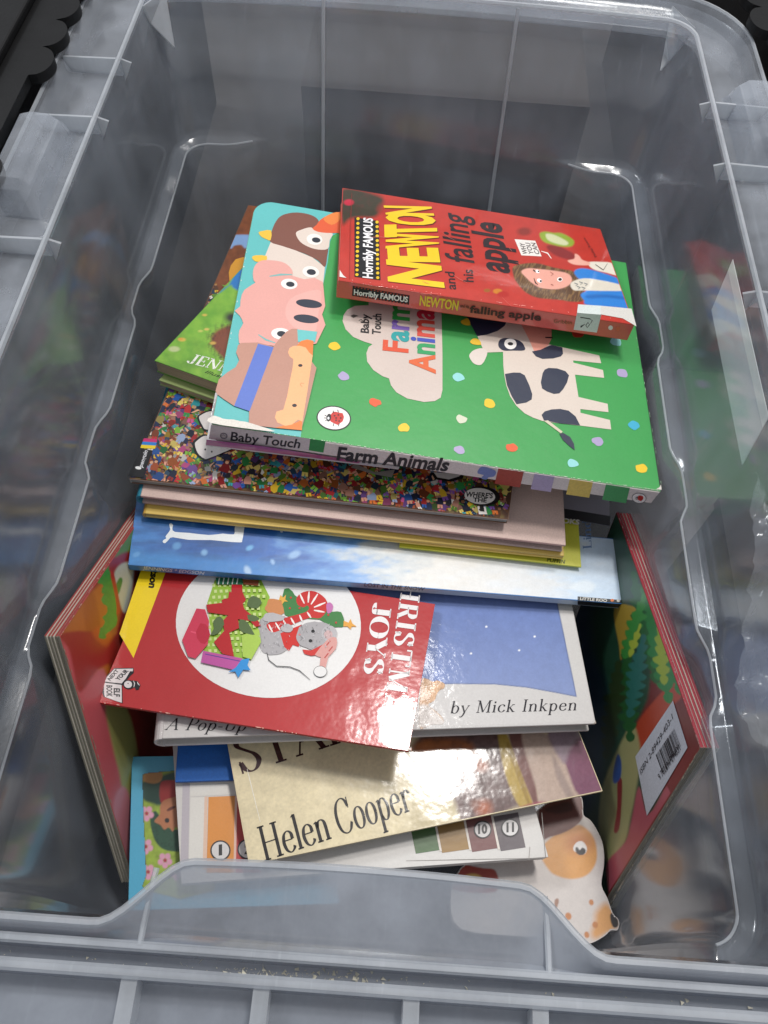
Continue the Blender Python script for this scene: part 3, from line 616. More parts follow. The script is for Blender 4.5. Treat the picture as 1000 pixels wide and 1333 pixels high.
# ribs across the rim channel, each with a little tab below the inner edge
def slabmesh(name, P8, mat):
    Fq = [(0, 1, 3, 2), (4, 6, 7, 5), (0, 4, 5, 1), (2, 3, 7, 6), (0, 2, 6, 4), (1, 5, 7, 3)]
    return tubmesh(name, P8, Fq, [mat], None, False)
for sx in (-1, 1):
    for y in (.119, .229, .339, .449, .512):
        x0, x1 = sx*.1955, sx*.2330
        pts = [(x0, -.0012), (x1, -.0022), (x1, -.0125), (x0, -.0125)]
        V = []
        for dy in (-.0008, .0008): V += [(x, y+dy, RIM+zz) for x, zz in pts]
        Fq = [(0, 1, 2, 3), (7, 6, 5, 4)]+[(i, i+4, (i+1) % 4+4, (i+1) % 4) for i in range(4)]
        tubmesh('rim_rib', V, Fq, [BEAD], None, False)
        tri = [(sx*.1952, -.001), (sx*.1880, -.0035), (sx*.1948, -.016)]
        V = []
        for dy in (-.0007, .0007): V += [(x, y+dy, RIM+zz) for x, zz in tri]
        tubmesh('rim_tab', V, [(0, 1, 2), (5, 4, 3)]+[(i, i+3, (i+1) % 3+3, (i+1) % 3) for i in range(3)], [BEAD], None, False)
for x in (-.073, -.029, .021, .064):
    V = []
    for dx in (-.0027, .0027): V += [(x+dx, y_, RIM+zz) for y_, zz in ((-.0030, -.0035), (-.0260, -.0045), (-.0260, -.0140), (-.0030, -.0140))]
    tubmesh('rim_rib', V, [(0, 1, 2, 3), (7, 6, 5, 4)]+[(i, i+4, (i+1) % 4+4, (i+1) % 4) for i in range(4)], [BEAD], None, False)
for x in (-.0712, .0668):        # the upright seams either side of the grip
    V, Fq = tube([(x*.99, .0300, RIM-.0010), (x, .0210, RIM-.0015), (x*1.01, .012, RIM-.0040), (x*1.01, .0062, RIM-.0040)], .0011); tubmesh('grip_seam', V, Fq, [BEAD])
# moulded seams on the far wall
for x in (-.071, .070):
    pts = []
    for zz in np.linspace(.002, .29, 14):
        P = inner_loop(zz); N0 = P[(P[:, 1] > .45)]; k_ = np.argmin(np.abs(N0[:, 0]-x)); pts.append((x, N0[k_, 1]-.0004, RIM-zz))
    V, Fq = tube(pts, .0014); tubmesh('wall_seam', V, Fq, [BEAD])
# fins in the two far corners
for pts in ([(186, 8, -.001), (214, -14, -.001), (227, 62, -.034), (196, 30, -.016)], [(905, 36, -.001), (876, 8, -.001), (860, 92, -.030), (884, 64, -.020)]):
    W_ = [at(x, y, zz) for x, y, zz in pts]; W_ = [np.array(p) for p in W_]
    nrm = np.cross(W_[1]-W_[0], W_[2]-W_[0]); nrm /= np.linalg.norm(nrm)
    V = [tuple(p-nrm*.0007) for p in W_]+[tuple(p+nrm*.0007) for p in W_]
    tubmesh('corner_fin', V, [(0, 1, 2, 3), (7, 6, 5, 4)]+[(i, i+4, (i+1) % 4+4, (i+1) % 4) for i in range(4)], [BEAD], None, False)
# clip seats that stand up from the side rims
def clip(sx, y0, y1):
    prof = [(.2095, -.0125), (.2105, -.004), (.2135, .0035), (.2185, .0075), (.2290, .0080), (.2360, .0060), (.2385, -.002), (.2385, -.0125)]
    V = []; n_ = len(prof)
    for k_, y in enumerate((y0, y0+.006, y0+.010, y1-.010, y1-.006, y1)):
        f_ = (0.1, .75, 1, 1, .75, .1)[k_]
        V += [(sx*x, y, RIM-.0125+(zz+.0125)*f_) for x, zz in prof]
    Fq = []
    for k_ in range(5): Fq += [(k_*n_+i, k_*n_+i+1, (k_+1)*n_+i+1, (k_+1)*n_+i) for i in range(n_-1)]
    Fq += [tuple(range(n_))[::-1], tuple(5*n_+i for i in range(n_))]
    tubmesh('clip_seat', V, Fq, [TUBRIM], None, False)
for y0, y1 in ((.366, .446), (.135, .215)): clip(-1, y0, y1)
clip(1, .455, .535); clip(1, .25, .33)
# crumbs of dirt lying in the near channel
bm_v = []; bm_f = []
for i in range(260):
    x = random.gauss(-.016, .020) if i < 190 else random.uniform(-.17, .17); y = .0008+random.gauss(0, .0012); s_ = random.choice((.0002, .0003, .0004, .0006, .0011))
    zz = RIM-.0108; k_ = len(bm_v)
    P_ = [(x+random.uniform(-s_, s_), y+random.uniform(-s_, s_), zz+random.uniform(0, s_)) for _ in range(4)]
    bm_v += P_; bm_f += [(k_, k_+1, k_+2), (k_, k_+3, k_+1), (k_+1, k_+3, k_+2), (k_+2, k_+3, k_)]
me = bpy.data.meshes.new('crumbs'); me.from_pydata(bm_v, [], bm_f); me.materials.append(plain('pale_crumb', (.55, .52, .42), .8)); o = bpy.data.objects.new('crumbs', me); COL.objects.link(o)
o['label'] = 'pale crumbs of dirt lying in the channel of the near rim'; o['category'] = 'crumbs'; o['kind'] = 'stuff'
# white label stuck on the outside of the right wall
def wx(y, zz, s_=1): return s_*(wall_params(zz)['xh']+.0034)
LBL = plain('white_label_paper', (.80, .83, .80), .7, 60, .05)
y0, y1 = .257, .373; V = []
for (y, zz) in ((y0, .050), (y1, .050), (y1+.012, .020), (y0+.010, .020)):
    V.append((wx(y, zz), y, RIM-zz))
V += [(x+.0003, y, zz) for x, y, zz in V]
me = bpy.data.meshes.new('paper_label'); me.from_pydata(V, [], [(0, 1, 2, 3), (7, 6, 5, 4)]+[(i, i+4, (i+1) % 4+4, (i+1) % 4) for i in range(4)]); me.materials.append(LBL)
o = bpy.data.objects.new('paper_label', me); COL.objects.link(o); o.parent = tub
# ---- the dark crates and boxes around
def crate(name, label, x0, x1, y0, y1, z1, lumps, side):
    r_ = thing(name, label, 'crate', mw=Matrix.Translation(((x0+x1)/2, (y0+y1)/2, 0)))
    cx, cy = (x0+x1)/2, (y0+y1)/2
    k = (0, 0, 0); t = .006; xs = x1 if side > 0 else x0; edge = []
    y = y0
    while y < y1:                # scalloped edge where the hinge knuckles stand out
        e = max([math.sqrt(max(0, 1-((y-c)/.0155)**2)) for c in lumps]+[0]); edge.append((xs-cx+side*.011*e, y-cy)); y += .0015
    far = x0 if side > 0 else x1; P_ = edge+[(far-cx, y1-cy), (far-cx, y0-cy)]
    if side < 0: P_ = P_[::-1]
    b = MB(); b.prism(P_, z1-.0065, z1, k, k); b.build('crate_lid', BLACK, r_)
    for (a0, a1, c0, c1) in ((x0+.01, x0+.01+t, y0, y1), (x1-.01-t, x1-.01, y0, y1), (x0+.01+t, x1-.01-t, y0, y0+t), (x0+.01+t, x1-.01-t, y1-t, y1)):
        b = MB(); b.box(a0-cx, a1-cx, c0-cy, c1-cy, 0.002, z1-.0066, k); b.build('crate_wall', BLACK, r_)
    nr = int((x1-x0)/.045)
    for i in range(nr):
        x = x1-.028-i*.045
        b = MB(); b.box(x-.009-cx, x+.009-cx, y0-cy, y1-cy, z1, z1+.006, k); b.build('lid_ridge', BLACK, r_, .0015)
crate('black_crate', 'black ribbed plastic crate standing against the left side of the clear tub', -.70, -.2405, .02, .95, RIM+.0085, [.315, .347, .379, .487, .519, .551, .583, .615], 1)
crate('black_crate', 'black plastic crate behind the far right corner of the clear tub', .2425, .62, .56, 1.1, RIM+.0085, [.60, .632, .664], -1)
b = MB(); r_ = thing('cardboard_box', 'brown cardboard box seen dimly through the far wall of the tub', 'box', mw=Matrix.Translation((.03, .84, -.0005)))
for (x0, x1, y0, y1) in ((-.14, .14, -.10, -.096), (-.14, .14, .096, .10), (-.14, -.136, -.096, .096), (.136, .14, -.096, .096)):
    b = MB(); b.box(x0, x1, y0, y1, .002, .16, (0, 0, 0)); b.build('side_panel', CARD, r_)
b = MB(); b.box(-.14, .14, -.10, .10, .16, .163, (0, 0, 0)); b.build('flap', CARD, r_)
# a crumpled clear bag glimpsed through the right wall
bx = np.linspace(0, 1, 40); V = []; Fq = []
for i in range(40):
    for j in range(60):
        u, v = i/39, j/59; q = fbm(np.array([u*6+v*3]), np.array([v*7]), 1.2, 3)[0]; q2 = abs(fbm(np.array([u*4-v*3+20]), np.array([v*9+u*2]), 1.0, 5)[0]-.5)
        V.append((.235+.11*u, .03+.27*v, .13+.05*q+.10*(q2)+.03*math.sin(v*9+u*3)))
for i in range(39):
    for j in range(59): Fq.append((i*60+j, (i+1)*60+j, (i+1)*60+j+1, i*60+j+1))
me = bpy.data.meshes.new('plastic_bag'); me.from_pydata(V, [], Fq); me.materials.append(plastic('crumpled_bag_plastic', .25, (.8, .82, .84), .15))
me.polygons.foreach_set('use_smooth', [True]*len(Fq)); o = bpy.data.objects.new('plastic_bag', me); COL.objects.link(o)
o['label'] = 'crumpled clear plastic bag seen dimly through the right wall of the tub'; o['category'] = 'plastic bag'
b = MB(); r_ = thing('dark_box', 'low dark box supporting the crumpled bag beyond the right wall', 'box', mw=Matrix.Translation((.36, .17, 0)))
for x0, x1, y0, y1, z0, z1, nm in ((-.11, .11, -.16, .16, .11, .12, 'box_lid'), (-.108, -.104, -.158, .158, .002, .1095, 'side_panel'), (.104, .108, -.158, .158, .002, .1095, 'side_panel'), (-.1035, .1035, -.158, -.154, .002, .1095, 'side_panel'), (-.1035, .1035, .154, .158, .002, .1095, 'side_panel')):
    b = MB(); b.box(x0, x1, y0, y1, z0, z1, (0, 0, 0)); b.build(nm, BLACK, r_)
# ================================================================== the books, top of the pile first
# ---- red paperback about Newton
B = Book('newton', 'paperback_book', 'small red paperback with yellow NEWTON title, topmost book of the pile', '#b83226', GLOSS, spine_col='#d4605a', page='#c9bda8')
N1 = lambda p: z(430, 240, 4.762, p); N2 = lambda p: z(630, 270, 4.762, p)
def pic(X, Y, U, V_):
    n_ = fbm(X, Y, 9, 1); rgb = np.tile(lin('#bb3426'), (len(X), 1))*(.9+.2*n_[:, None])
    rgb = ov(rgb, X, Y, N1([(70, 30), (300, 70), (330, 130), (280, 200), (180, 205), (120, 215), (75, 240)]), '#24331f', 6, .95)
    rgb = rgb*(1)+0; m_ = np.clip((fbm(X, Y, 4, 3)-.5)*4, 0, 1)*np.clip((N1([(300, 0)])[0][0]-X)/20, 0, 1)*np.clip((285-Y)/15, 0, 1)
    rgb = rgb*(1-.5*m_[:, None])+lin('#5c2a22')*.5*m_[:, None]
    rgb = blob(rgb, X, Y, *N1([(115, 112)])[0], 8, 5, '#c2203a', .4)
    rgb = ov(rgb, X, Y, N1([(290, 150), (360, 100), (560, 130), (640, 190), (600, 200), (440, 170), (330, 190)]), '#a02a1e', 6, .6)
    rgb = ov(rgb, X, Y, N2([(390, 240), (450, 235), (560, 290), (550, 325), (470, 310), (410, 275)]), '#7d1b18', 3, .9)
    hair = N2([(180, 370), (230, 352), (290, 345), (350, 350), (430, 372), (500, 385), (560, 402), (600, 470), (625, 545), (610, 582), (540, 585), (480, 575), (400, 568), (320, 558), (250, 520), (200, 460), (182, 420)])
    rgb = ov(rgb, X, Y, hair, '#5d4029', 2)
    st = np.clip((vn((X+Y*.4)/1.3, (Y-X*.25)/5, 4)-.45)*3, 0, 1); hm = inside(X, Y, smooth(hair, 4))
    rgb = np.where(hm[:, None], rgb*(1-.45*st[:, None])+lin('#a8824f')*.45*st[:, None], rgb)
    rgb = ov(rgb, X, Y, N2([(232, 398), (270, 378), (340, 382), (430, 392), (515, 408), (545, 440), (535, 475), (490, 500), (430, 508), (350, 498), (300, 470), (262, 435)]), '#e7a593', 1.5)
    rgb = ov(rgb, X, Y, N2([(600, 378), (700, 395), (850, 450), (882, 520), (912, 622), (820, 620), (640, 605), (620, 575), (600, 540), (640, 500), (560, 410)]), '#2f7fd0', 2)
    rgb = ov(rgb, X, Y, N2([(540, 468), (620, 440), (740, 455), (862, 485), (880, 515), (760, 518), (620, 515), (555, 512)]), '#dcd3c2', 1.5)
    rgb = ov(rgb, X, Y, N2([(640, 545), (760, 540), (890, 560), (900, 575), (760, 560), (650, 565)]), '#1d5ba6', 3, .7)
    rgb = ov(rgb, X, Y, N2([(650, 340), (720, 338), (800, 350), (835, 420), (760, 405), (690, 388), (655, 365)]), '#e4dccb', 1.5)
    rgb = ov(rgb, X, Y, N2([(520, 330), (560, 318), (565, 288), (590, 300), (610, 325), (655, 342), (650, 358), (590, 358), (545, 350)]), '#e9ab98', 1.5)
    rgb = ov(rgb, X, Y, N2([(345, 165), (380, 150), (430, 158), (480, 160), (540, 190), (560, 215), (545, 240), (500, 245), (440, 235), (370, 212)]), '#8fa632', 2.5)
    rgb = ov(rgb, X, Y, N2([(385, 165), (440, 172), (520, 215), (505, 235), (440, 222), (395, 200)]), '#d9d8b0', 2, .8)
    for q, r_, c_ in (((20, 515), 5, '#9a5a1a'), ((85, 520), 7, '#c77a1c'), ((120, 540), 9, '#b02418')): rgb = blob(rgb, X, Y, *N2([q])[0], r_, r_*.55, c_, .3)
    rgb = blob(rgb, X, Y, *N2([(250, 150)])[0], 12, 7, '#8c2a1c', .5)
    return rgb, None
pic_o = paint(B.top, 'cover_picture', GLOSS, B.cover, .0006, B.w-.0006, .0006, B.l-.0006, pic, .0006, k=B.k)
a = Art(B.top, .00016)
a.poly(N1([(150, 205), (300, 228), (312, 596), (150, 574)]), '#131318')
for i in range(13):
    t = i/12
    for x0, y0, x1, y1 in ((172, 214, 165, 563), (290, 235, 294, 582)):
        q = N1([(x0+(x1-x0)*t, y0+(y1-y0)*t)])[0]; a.ell(q[0], q[1], 2.3, 2.1, '#e0b820', 0, 6)
a.text('Horribly FAMOUS', *N1([(262, 588), (262, 215), (202, 582)]), '#e8e4e4', .03)
a.build('series_banner', MATT, B.cover)
a = Art(B.top, .00016)
NW = [((690, 642), (668, 505), (378, 605)), ((664, 485), (650, 395), (378, 480)), ((655, 395), (650, 300), (362, 400)), ((648, 322), (640, 245), (356, 330)), ((636, 262), (628, 190), (366, 245)), ((628, 196), (610, 140), (362, 190))]
for dx, col in ((5, '#5c1810'), (0, '#efc51c')):
    for ch, (p, q, r_) in zip('NEWTON', NW): a.text(ch, *N1([(p[0]+dx, p[1]+dx), (q[0]+dx, q[1]+dx), (r_[0]+dx, r_[1]+dx)]), col, .045)
a.build('title_lettering', GLOSS, B.cover)
a = Art(B.top, .00016); K_ = '#2b1a1a'
a.text('and', *N1([(780, 655), (768, 545), (722, 650)]), K_, .02); a.text('his', *N1([(888, 608), (882, 530), (826, 605)]), K_, .02)
a.text('falling', *N1([(893, 500), (838, 195), (720, 470)]), K_, .015)
a.text('apple', (663, 357), (651, 292), (622, 350), K_, .03)
a.build('subtitle_lettering', GLOSS, B.cover)
a = Art(B.top, .00016)
a.poly(N2([(190, 198), (318, 208), (358, 305), (232, 298)]), '#e3ddd6'); a.line(N2([(355, 272), (395, 285), (418, 318)]), 1.6, '#e3ddd6')
for i in range(3): a.text(('CAN', 'YOU', 'WHY')[i], *N2([(345-i*38+2, 292-i*0), (318-i*34, 222), (318-i*38, 290)]), '#4a3a3a', .02)
a.build('speech_bubble', MATT, B.cover)
a = Art(B.top, .00016)
a.ell(*N2([(345, 455)])[0], 3.4, 2.4, '#ffffff', 30, 16); a.ell(*N2([(332, 398)])[0], 2.8, 2, '#ffffff', 30, 16); a.ell(*N2([(352, 458)])[0], 1.6, 1.4, '#201010', 0, 8); a.ell(*N2([(338, 398)])[0], 1.2, 1, '#201010', 0, 8)
a.line(N2([(310, 440), (320, 470), (335, 480)]), 1.5, '#2a1810'); a.line(N2([(305, 388), (320, 400)]), 1.5, '#2a1810'); a.line(N2([(410, 400), (430, 415), (415, 425)]), 1, '#9c5040')
a.ell(*N2([(470, 448)])[0], 3.6, 3, '#f4ece6', 0, 12); a.ell(*N2([(472, 448)])[0], 2.4, 1.9, '#301010', 0, 10); a.line(N2([(415, 478), (430, 485)]), 1, '#9c5040')
for q in ((560, 470), (590, 462), (620, 470), (575, 490), (605, 495)): a.line(N2([q, (q[0]+22, q[1]+8), (q[0]+8, q[1]+18)]), 1., '#55606a')
a.line(N2([(690, 355), (740, 390), (765, 350)]), 1, '#4a4038')
a.text('Philip Reeve', *N2([(700, 305), (625, 188), (688, 312)]), '#5c1210', .0)
a.build('portrait_linework', MATT, B.cover)['kind'] = 'stuff'
f = Art(B.front, .00012)
f.poly(N1([(140, 628), (492, 688), (488, 746), (135, 690)]), '#15131a')
for i in range(17):
    t = (i+.5)/17
    for y0 in (634, 682): q = N1([(145+340*t, y0+59*t)])[0]; f.ell(q[0], q[1], 1.3, .8, '#b8402c', 0, 5)
f.text('Horribly FAMOUS', *N1([(146, 680), (480, 728), (148, 648)]), '#efece6', .03)
f.text('NEWTON', *N1([(552, 745), (790, 778), (558, 688)]), '#e8c83a', .03)
f.text('and his', *N1([(805, 758), (860, 766), (806, 738)]), '#40201c'); f.text('falling apple', (611, 406), (704, 417), (612, 397), '#45201e', .03)
f.text('Gribbin', *N2([(432, 712), (545, 722), (434, 690)]), '#6b4a20', .0)
f.build('spine_lettering', MATT, B.spine)
f = Art(B.front, .0002); f.poly(N2([(577, 652), (728, 664), (700, 775), (556, 757)]), '#cfd6d2')
f.line(N2([(598, 680), (660, 690)]), 1.3, '#333'+'333'); f.line(N2([(600, 745), (628, 720), (598, 735)]), 1.2, '#33'+'3333'); f.line(N2([(640, 745), (655, 725), (645, 712), (632, 728), (640, 745)]), 1.1, '#333333'); f.line(N2([(660, 720), (672, 700), (655, 690)]), 1.1, '#333333')
f.build('spine_sticker', MATT, B.spine)
f = Art(B.front, .0002); f.ell(*N2([(785, 745)])[0], 3, 3, '#e8ded8'); f.ell(*N2([(832, 752)])[0], 3, 3, '#d8664c'); f.build('publisher_mark', MATT, B.spine)
a = Art(B.top, .0003); a.poly(N2([(583, 603), (728, 612), (722, 668), (577, 655)]), '#cfd6d2'); a.poly(N2([(725, 612), (915, 630), (945, 740), (860, 690), (722, 665)]), '#cfcbc4'); a.build('cover_sticker', MATT, B.cover)
wear(B, B.top, [(441, 362), (600, 387), (827, 419)], 26, 3, '#d98a80', 'worn_edge', 5)

corner(B, B.top, 442, 361, (1, .15), (.03, -1), 9, '#e4dcd6'); scratches(B, B.top, 460, 700, 290, 390, 9, '#c8665a', 6)
a = Art(B.top, .0006); a.line([(458, 252), (456, 300), (455, 364)], .8, '#8c241c'); a.build('hinge_crease', MATT, B.cover)

# ---- green board book of farm animals
FW = POSE['farm']; poly = None
B = Book('farm', 'board_book', 'large green board book with a cow on its cover, lying under the red paperback', '#379849', SATIN, kind='board2', spine_col='#cfc3c0')
T = B.T; k = B.k; r0 = .014; pts = [(0, 0), (B.w, 0), (B.w+k*B.l, B.l)]
for i in range(7):
    t = math.pi/2*i/6; pts.append((k*B.l+r0-r0*math.sin(t), B.l-r0+r0*math.cos(t)))
nlv = 6; tl = T/nlv
for i in range(nlv):
    j = random.uniform(-.0003, .0003); b_ = MB(); top = i == nlv-1
    pp = pts if top or i == 0 else [(x+j if x > .1 else x, max(y, .0016)) for x, y in pts]
    b_.prism(pp, i*tl+.0001, (i+1)*tl-(0 if top else .0001), lin('#379849') if top else lin('#e0dcd4'), lin('#d9d4cc') if i % 2 else lin('#c9c2ba'))
    o_ = b_.build('front_cover' if top else ('back_cover' if i == 0 else 'board_page'), SATIN if top else MATT, B.root, .0004)
    if top: B.cover = o_
b_ = MB(); b_.box(.0005, B.w-.0005, -.0004, .0014, .0003, T-.0006, lin('#ded4d0')); B.spine = b_.build('spine', MATT, B.root, .0003)
B.front = Plane(B.M, (0, -.0004, 0), (1, 0, 0), (0, 0, 1), (0, -1, 0))
Z3 = lambda p: z(270, 250, 5.556, p); Z4 = lambda p: z(260, 400, 5, p); Z5 = lambda p: z(440, 380, 5, p); Z6 = lambda p: z(600, 400, 5, p)
a = Art(B.top)
bd = [tuple(B.top.uv(*q)) for q in [(392.6, 562)]+Z4([(700, 560), (735, 260), (780, 0)])+Z3([(790, 1000), (840, 660), (872, 500), (888, 360), (905, 318), (930, 303), (970, 290), (1000, 240)])]
bd.append((bd[-1][0]+.002, B.l-.0003)); lf = [(x+.0003, min(y, B.l-.0003)) for x, y in pts[3:]]
a.luv([(bd[0][0], .0004)]+bd[1:]+lf+[(.0003, .0004)], '#5db5b3')
a.build('teal_panel', SATIN, B.cover)
a = Art(B.top, .0003)
a.poly(Z3([(460, 360), (540, 390), (640, 425), (760, 475), (850, 545), (838, 660), (700, 640), (610, 610), (430, 510), (415, 470)]), '#d9c9bd')
a.poly(Z3([(455, 362), (462, 300), (485, 235), (520, 185), (570, 160), (650, 150), (740, 165), (795, 195), (805, 230), (770, 262), (700, 300), (800, 340), (872, 380), (866, 470), (850, 545), (800, 498), (720, 455), (640, 425), (540, 392)]), '#7a4a3c', 3)
a.poly(Z3([(640, 300), (680, 275), (750, 258), (800, 290), (905, 300), (885, 350), (872, 412), (800, 418), (730, 398), (670, 360)]), '#d9c9bd', 3)
a.poly(Z3([(760, 268), (790, 240), (815, 205), (880, 165), (950, 148), (1000, 150), (985, 290), (940, 298), (860, 298), (800, 290)]), '#d9582e', 2)
a.poly(Z3([(840, 200), (880, 165), (950, 148), (960, 200), (900, 240)]), '#e2803a', 3)
a.poly(Z3([(370, 295), (400, 284), (462, 280), (458, 350), (430, 345), (390, 325)]), '#e3b83a', 2); a.poly(Z3([(322, 475), (350, 460), (430, 465), (420, 507), (370, 508), (340, 500)]), '#e3b83a', 2)
a.ell(*Z3([(775, 345)])[0], 10.3, 7.2, '#ebe4dd', 8); a.ell(*Z3([(787, 350)])[0], 5.6, 3.4, '#1f2430', 8); a.ell(*Z3([(748, 580)])[0], 11, 7.4, '#ebe4dd', 8); a.ell(*Z3([(752, 582)])[0], 6, 3.8, '#1f2430', 8)
a.build('cow_head_picture', SATIN, B.cover)
a = Art(B.top, .0006)
PK = '#dda096'
a.poly(Z3([(350, 660), (330, 610), (338, 550), (375, 507), (440, 497), (540, 510), (600, 550), (615, 600), (560, 640), (450, 680)]), PK, 4)
a.poly(Z3([(430, 560), (600, 605), (700, 635), (836, 655), (790, 1000), (300, 1000), (262, 960), (242, 880), (240, 790), (268, 712), (345, 662)]), PK, 2)
a.poly(Z4([(262, 0), (262, 60), (286, 105), (258, 155), (255, 215), (272, 248), (380, 238), (500, 258), (760, 240), (780, 0)]), PK, 2)
a.poly(Z3([(565, 860), (600, 780), (690, 735), (822, 722), (800, 900), (780, 1010), (700, 1020), (630, 985), (580, 930)]), '#e2aaa0', 4)
a.line(Z3([(450, 614), (530, 602), (612, 602)]), 2.6, '#79b0ac'); a.line(Z4([(382, 182), (430, 215), (492, 236)]), 2.4, '#79b0ac')
a.ell(*Z3([(592, 670)])[0], 10.8, 6.8, '#ece6e0', 6); a.ell(*Z3([(600, 672)])[0], 5.6, 3.4, '#1f2430', 6)
a.ell(*Z3([(735, 812)])[0], 17, 5.4, '#262c3c', 7); a.ell(*Z3([(715, 922)])[0], 16.5, 5.4, '#262c3c', 7)
a.ell(*Z4([(530, 178)])[0], 13, 7.6, '#ece6e0', 6); a.ell(*Z4([(533, 178)])[0], 6, 3.8, '#1f2430', 6)
a.build('pig_picture', SATIN, B.cover)
a = Art(B.top, .0009); BR = '#b98876'
a.poly(Z4([(272, 238), (380, 235), (480, 262), (520, 210), (565, 165), (600, 146), (638, 146), (640, 240), (760, 400), (690, 700), (660, 805), (490, 790), (320, 770), (322, 680), (225, 648), (160, 605), (115, 572), (104, 550), (125, 475), (180, 430), (235, 395), (258, 350), (238, 300), (250, 252)]), BR)
a.poly(Z4([(380, 243), (482, 266), (325, 682), (225, 648)]), '#5a72c0')
a.poly(Z4([(635, 150), (765, 165), (750, 232), (700, 225), (640, 232)]), '#68bdbb')
a.poly(Z4([(632, 255), (660, 225), (700, 215), (740, 225), (735, 330), (700, 320)]), '#e07c36'); a.poly(Z4([(560, 772), (620, 760), (668, 735), (665, 806), (490, 790)]), '#e07c36')
a.poly(Z4([(575, 300), (585, 272), (610, 258), (650, 256), (690, 268), (712, 300), (735, 320), (700, 560), (668, 750), (640, 738), (600, 770), (555, 778), (505, 755), (490, 722), (500, 685), (545, 672), (570, 580), (590, 470), (605, 400), (610, 345), (585, 325)]), '#f0b07c')
a.ell(*Z4([(655, 385)])[0], 2.9, 1.9, '#2a2428'); a.ell(*Z4([(617, 645)])[0], 3.1, 2.2, '#2a2428'); a.line(Z4([(680, 502), (660, 500), (655, 512), (668, 524)]), .7, '#c07a50')
a.build('chick_and_dog_picture', SATIN, B.cover)
a = Art(B.top, .00025)     # cloud with title
a.poly(Z5([(30, 190), (38, 150), (60, 118), (110, 92), (200, 88), (200, 40), (672, 60), (680, 400), (680, 640), (668, 690), (630, 712), (560, 718), (450, 695), (380, 655), (345, 610), (332, 565), (290, 550), (230, 510), (190, 455), (185, 400), (200, 360), (225, 342), (170, 325), (100, 295), (50, 245)]), '#cdbcb2')
a.build('title_cloud', SATIN, B.cover)
a = Art(B.top, .0005)
a.text('Farm', *Z5([(452, 400), (464, 82), (296, 384)]), ['#d9502c', '#239c9c', '#7a5fb0', '#2a9a44'], .03)
a.text('Anima', *Z5([(630, 536), (620, 122), (470, 518)]), ['#d9602c', '#2a9a5c', '#3c4fb0', '#d24a3c', '#c82c44'], .03)
a.text('Baby', *Z5([(200, 272), (202, 150), (148, 266)]), '#1c1c20', .02); a.text('Touch', *Z5([(276, 282), (282, 148), (222, 276)]), '#1c1c20', .02)
a.poly(Z5([(82, 160), (100, 150), (132, 158), (100, 172)]), '#55504c'); a.line(Z5([(135, 190), (150, 182), (170, 200)]), .8, '#55504c')
a.build('title_lettering', SATIN, B.cover)
a = Art(B.top, .00025); CR = '#d6c7ba'; NV = '#232a40'
a.poly(Z6([(95, 160), (60, 60), (420, 60), (560, 240), (660, 262), (900, 315), (913, 366), (730, 348), (732, 362), (925, 410), (932, 461), (742, 440), (765, 585), (955, 630), (960, 684), (777, 664), (778, 688), (970, 735), (978, 797), (780, 772), (650, 758), (530, 741), (470, 720), (415, 692), (360, 642), (320, 580), (295, 510), (282, 440), (276, 380), (274, 292), (165, 296), (140, 265)]), CR)
a.poly(Z6([(55, 325), (62, 300), (90, 278), (140, 268), (172, 292), (158, 340), (140, 368), (120, 378), (82, 366)]), '#d9ccc2', 3)
a.poly(Z6([(40, 68), (80, 40), (300, 40), (302, 85), (285, 122), (240, 155), (170, 180), (106, 190)]), NV)
a.poly(Z6([(395, 118), (400, 60), (560, 60), (590, 150), (590, 205), (570, 248), (525, 278), (476, 286), (440, 205)]), '#e39a88')
a.poly(Z6([(548, 194), (598, 195), (598, 204), (550, 202)]), '#2a2020')
a.poly(Z6([(0, 92), (20, 80), (48, 74), (62, 118), (20, 116), (2, 104)]), '#e3b82c', 2); a.poly(Z6([(60, 225), (80, 205), (118, 212), (132, 246), (84, 244), (66, 235)]), '#e3b82c', 2)
a.poly(Z6([(243, 240), (255, 212), (290, 202), (345, 208), (390, 225), (410, 250), (414, 282), (340, 284), (280, 284), (250, 265)]), NV, 3)
a.ell(*Z6([(322, 240)])[0], 8, 7, '#f0ece8', 10); a.ell(*Z6([(322, 240)])[0], 3.6, 2.2, '#15161c', 5)
a.poly(Z6([(286, 436), (340, 427), (385, 428), (415, 445), (445, 510), (464, 568), (460, 602), (425, 622), (362, 633), (330, 580), (300, 510)]), NV)
a.poly(Z6([(532, 430), (545, 408), (570, 397), (625, 400), (680, 418), (703, 445), (690, 492), (665, 535), (640, 562), (605, 566), (560, 550), (528, 530), (520, 490)]), NV)
a.poly(Z6([(462, 290), (520, 278), (560, 258), (590, 248), (660, 264), (664, 305), (650, 322), (600, 335), (530, 338), (488, 322)]), NV)
a.poly(Z6([(525, 702), (545, 680), (590, 667), (645, 664), (700, 675), (745, 712), (775, 770), (650, 758), (540, 738)]), NV)
a.poly(Z6([(540, 742), (566, 738), (662, 812), (650, 823)]), '#cfc4ac'); a.poly(Z6([(640, 826), (665, 820), (710, 846), (735, 890), (740, 932), (705, 905), (665, 868)]), NV)
a.build('cow_picture', SATIN, B.cover)
a = Art(B.top, .0002)
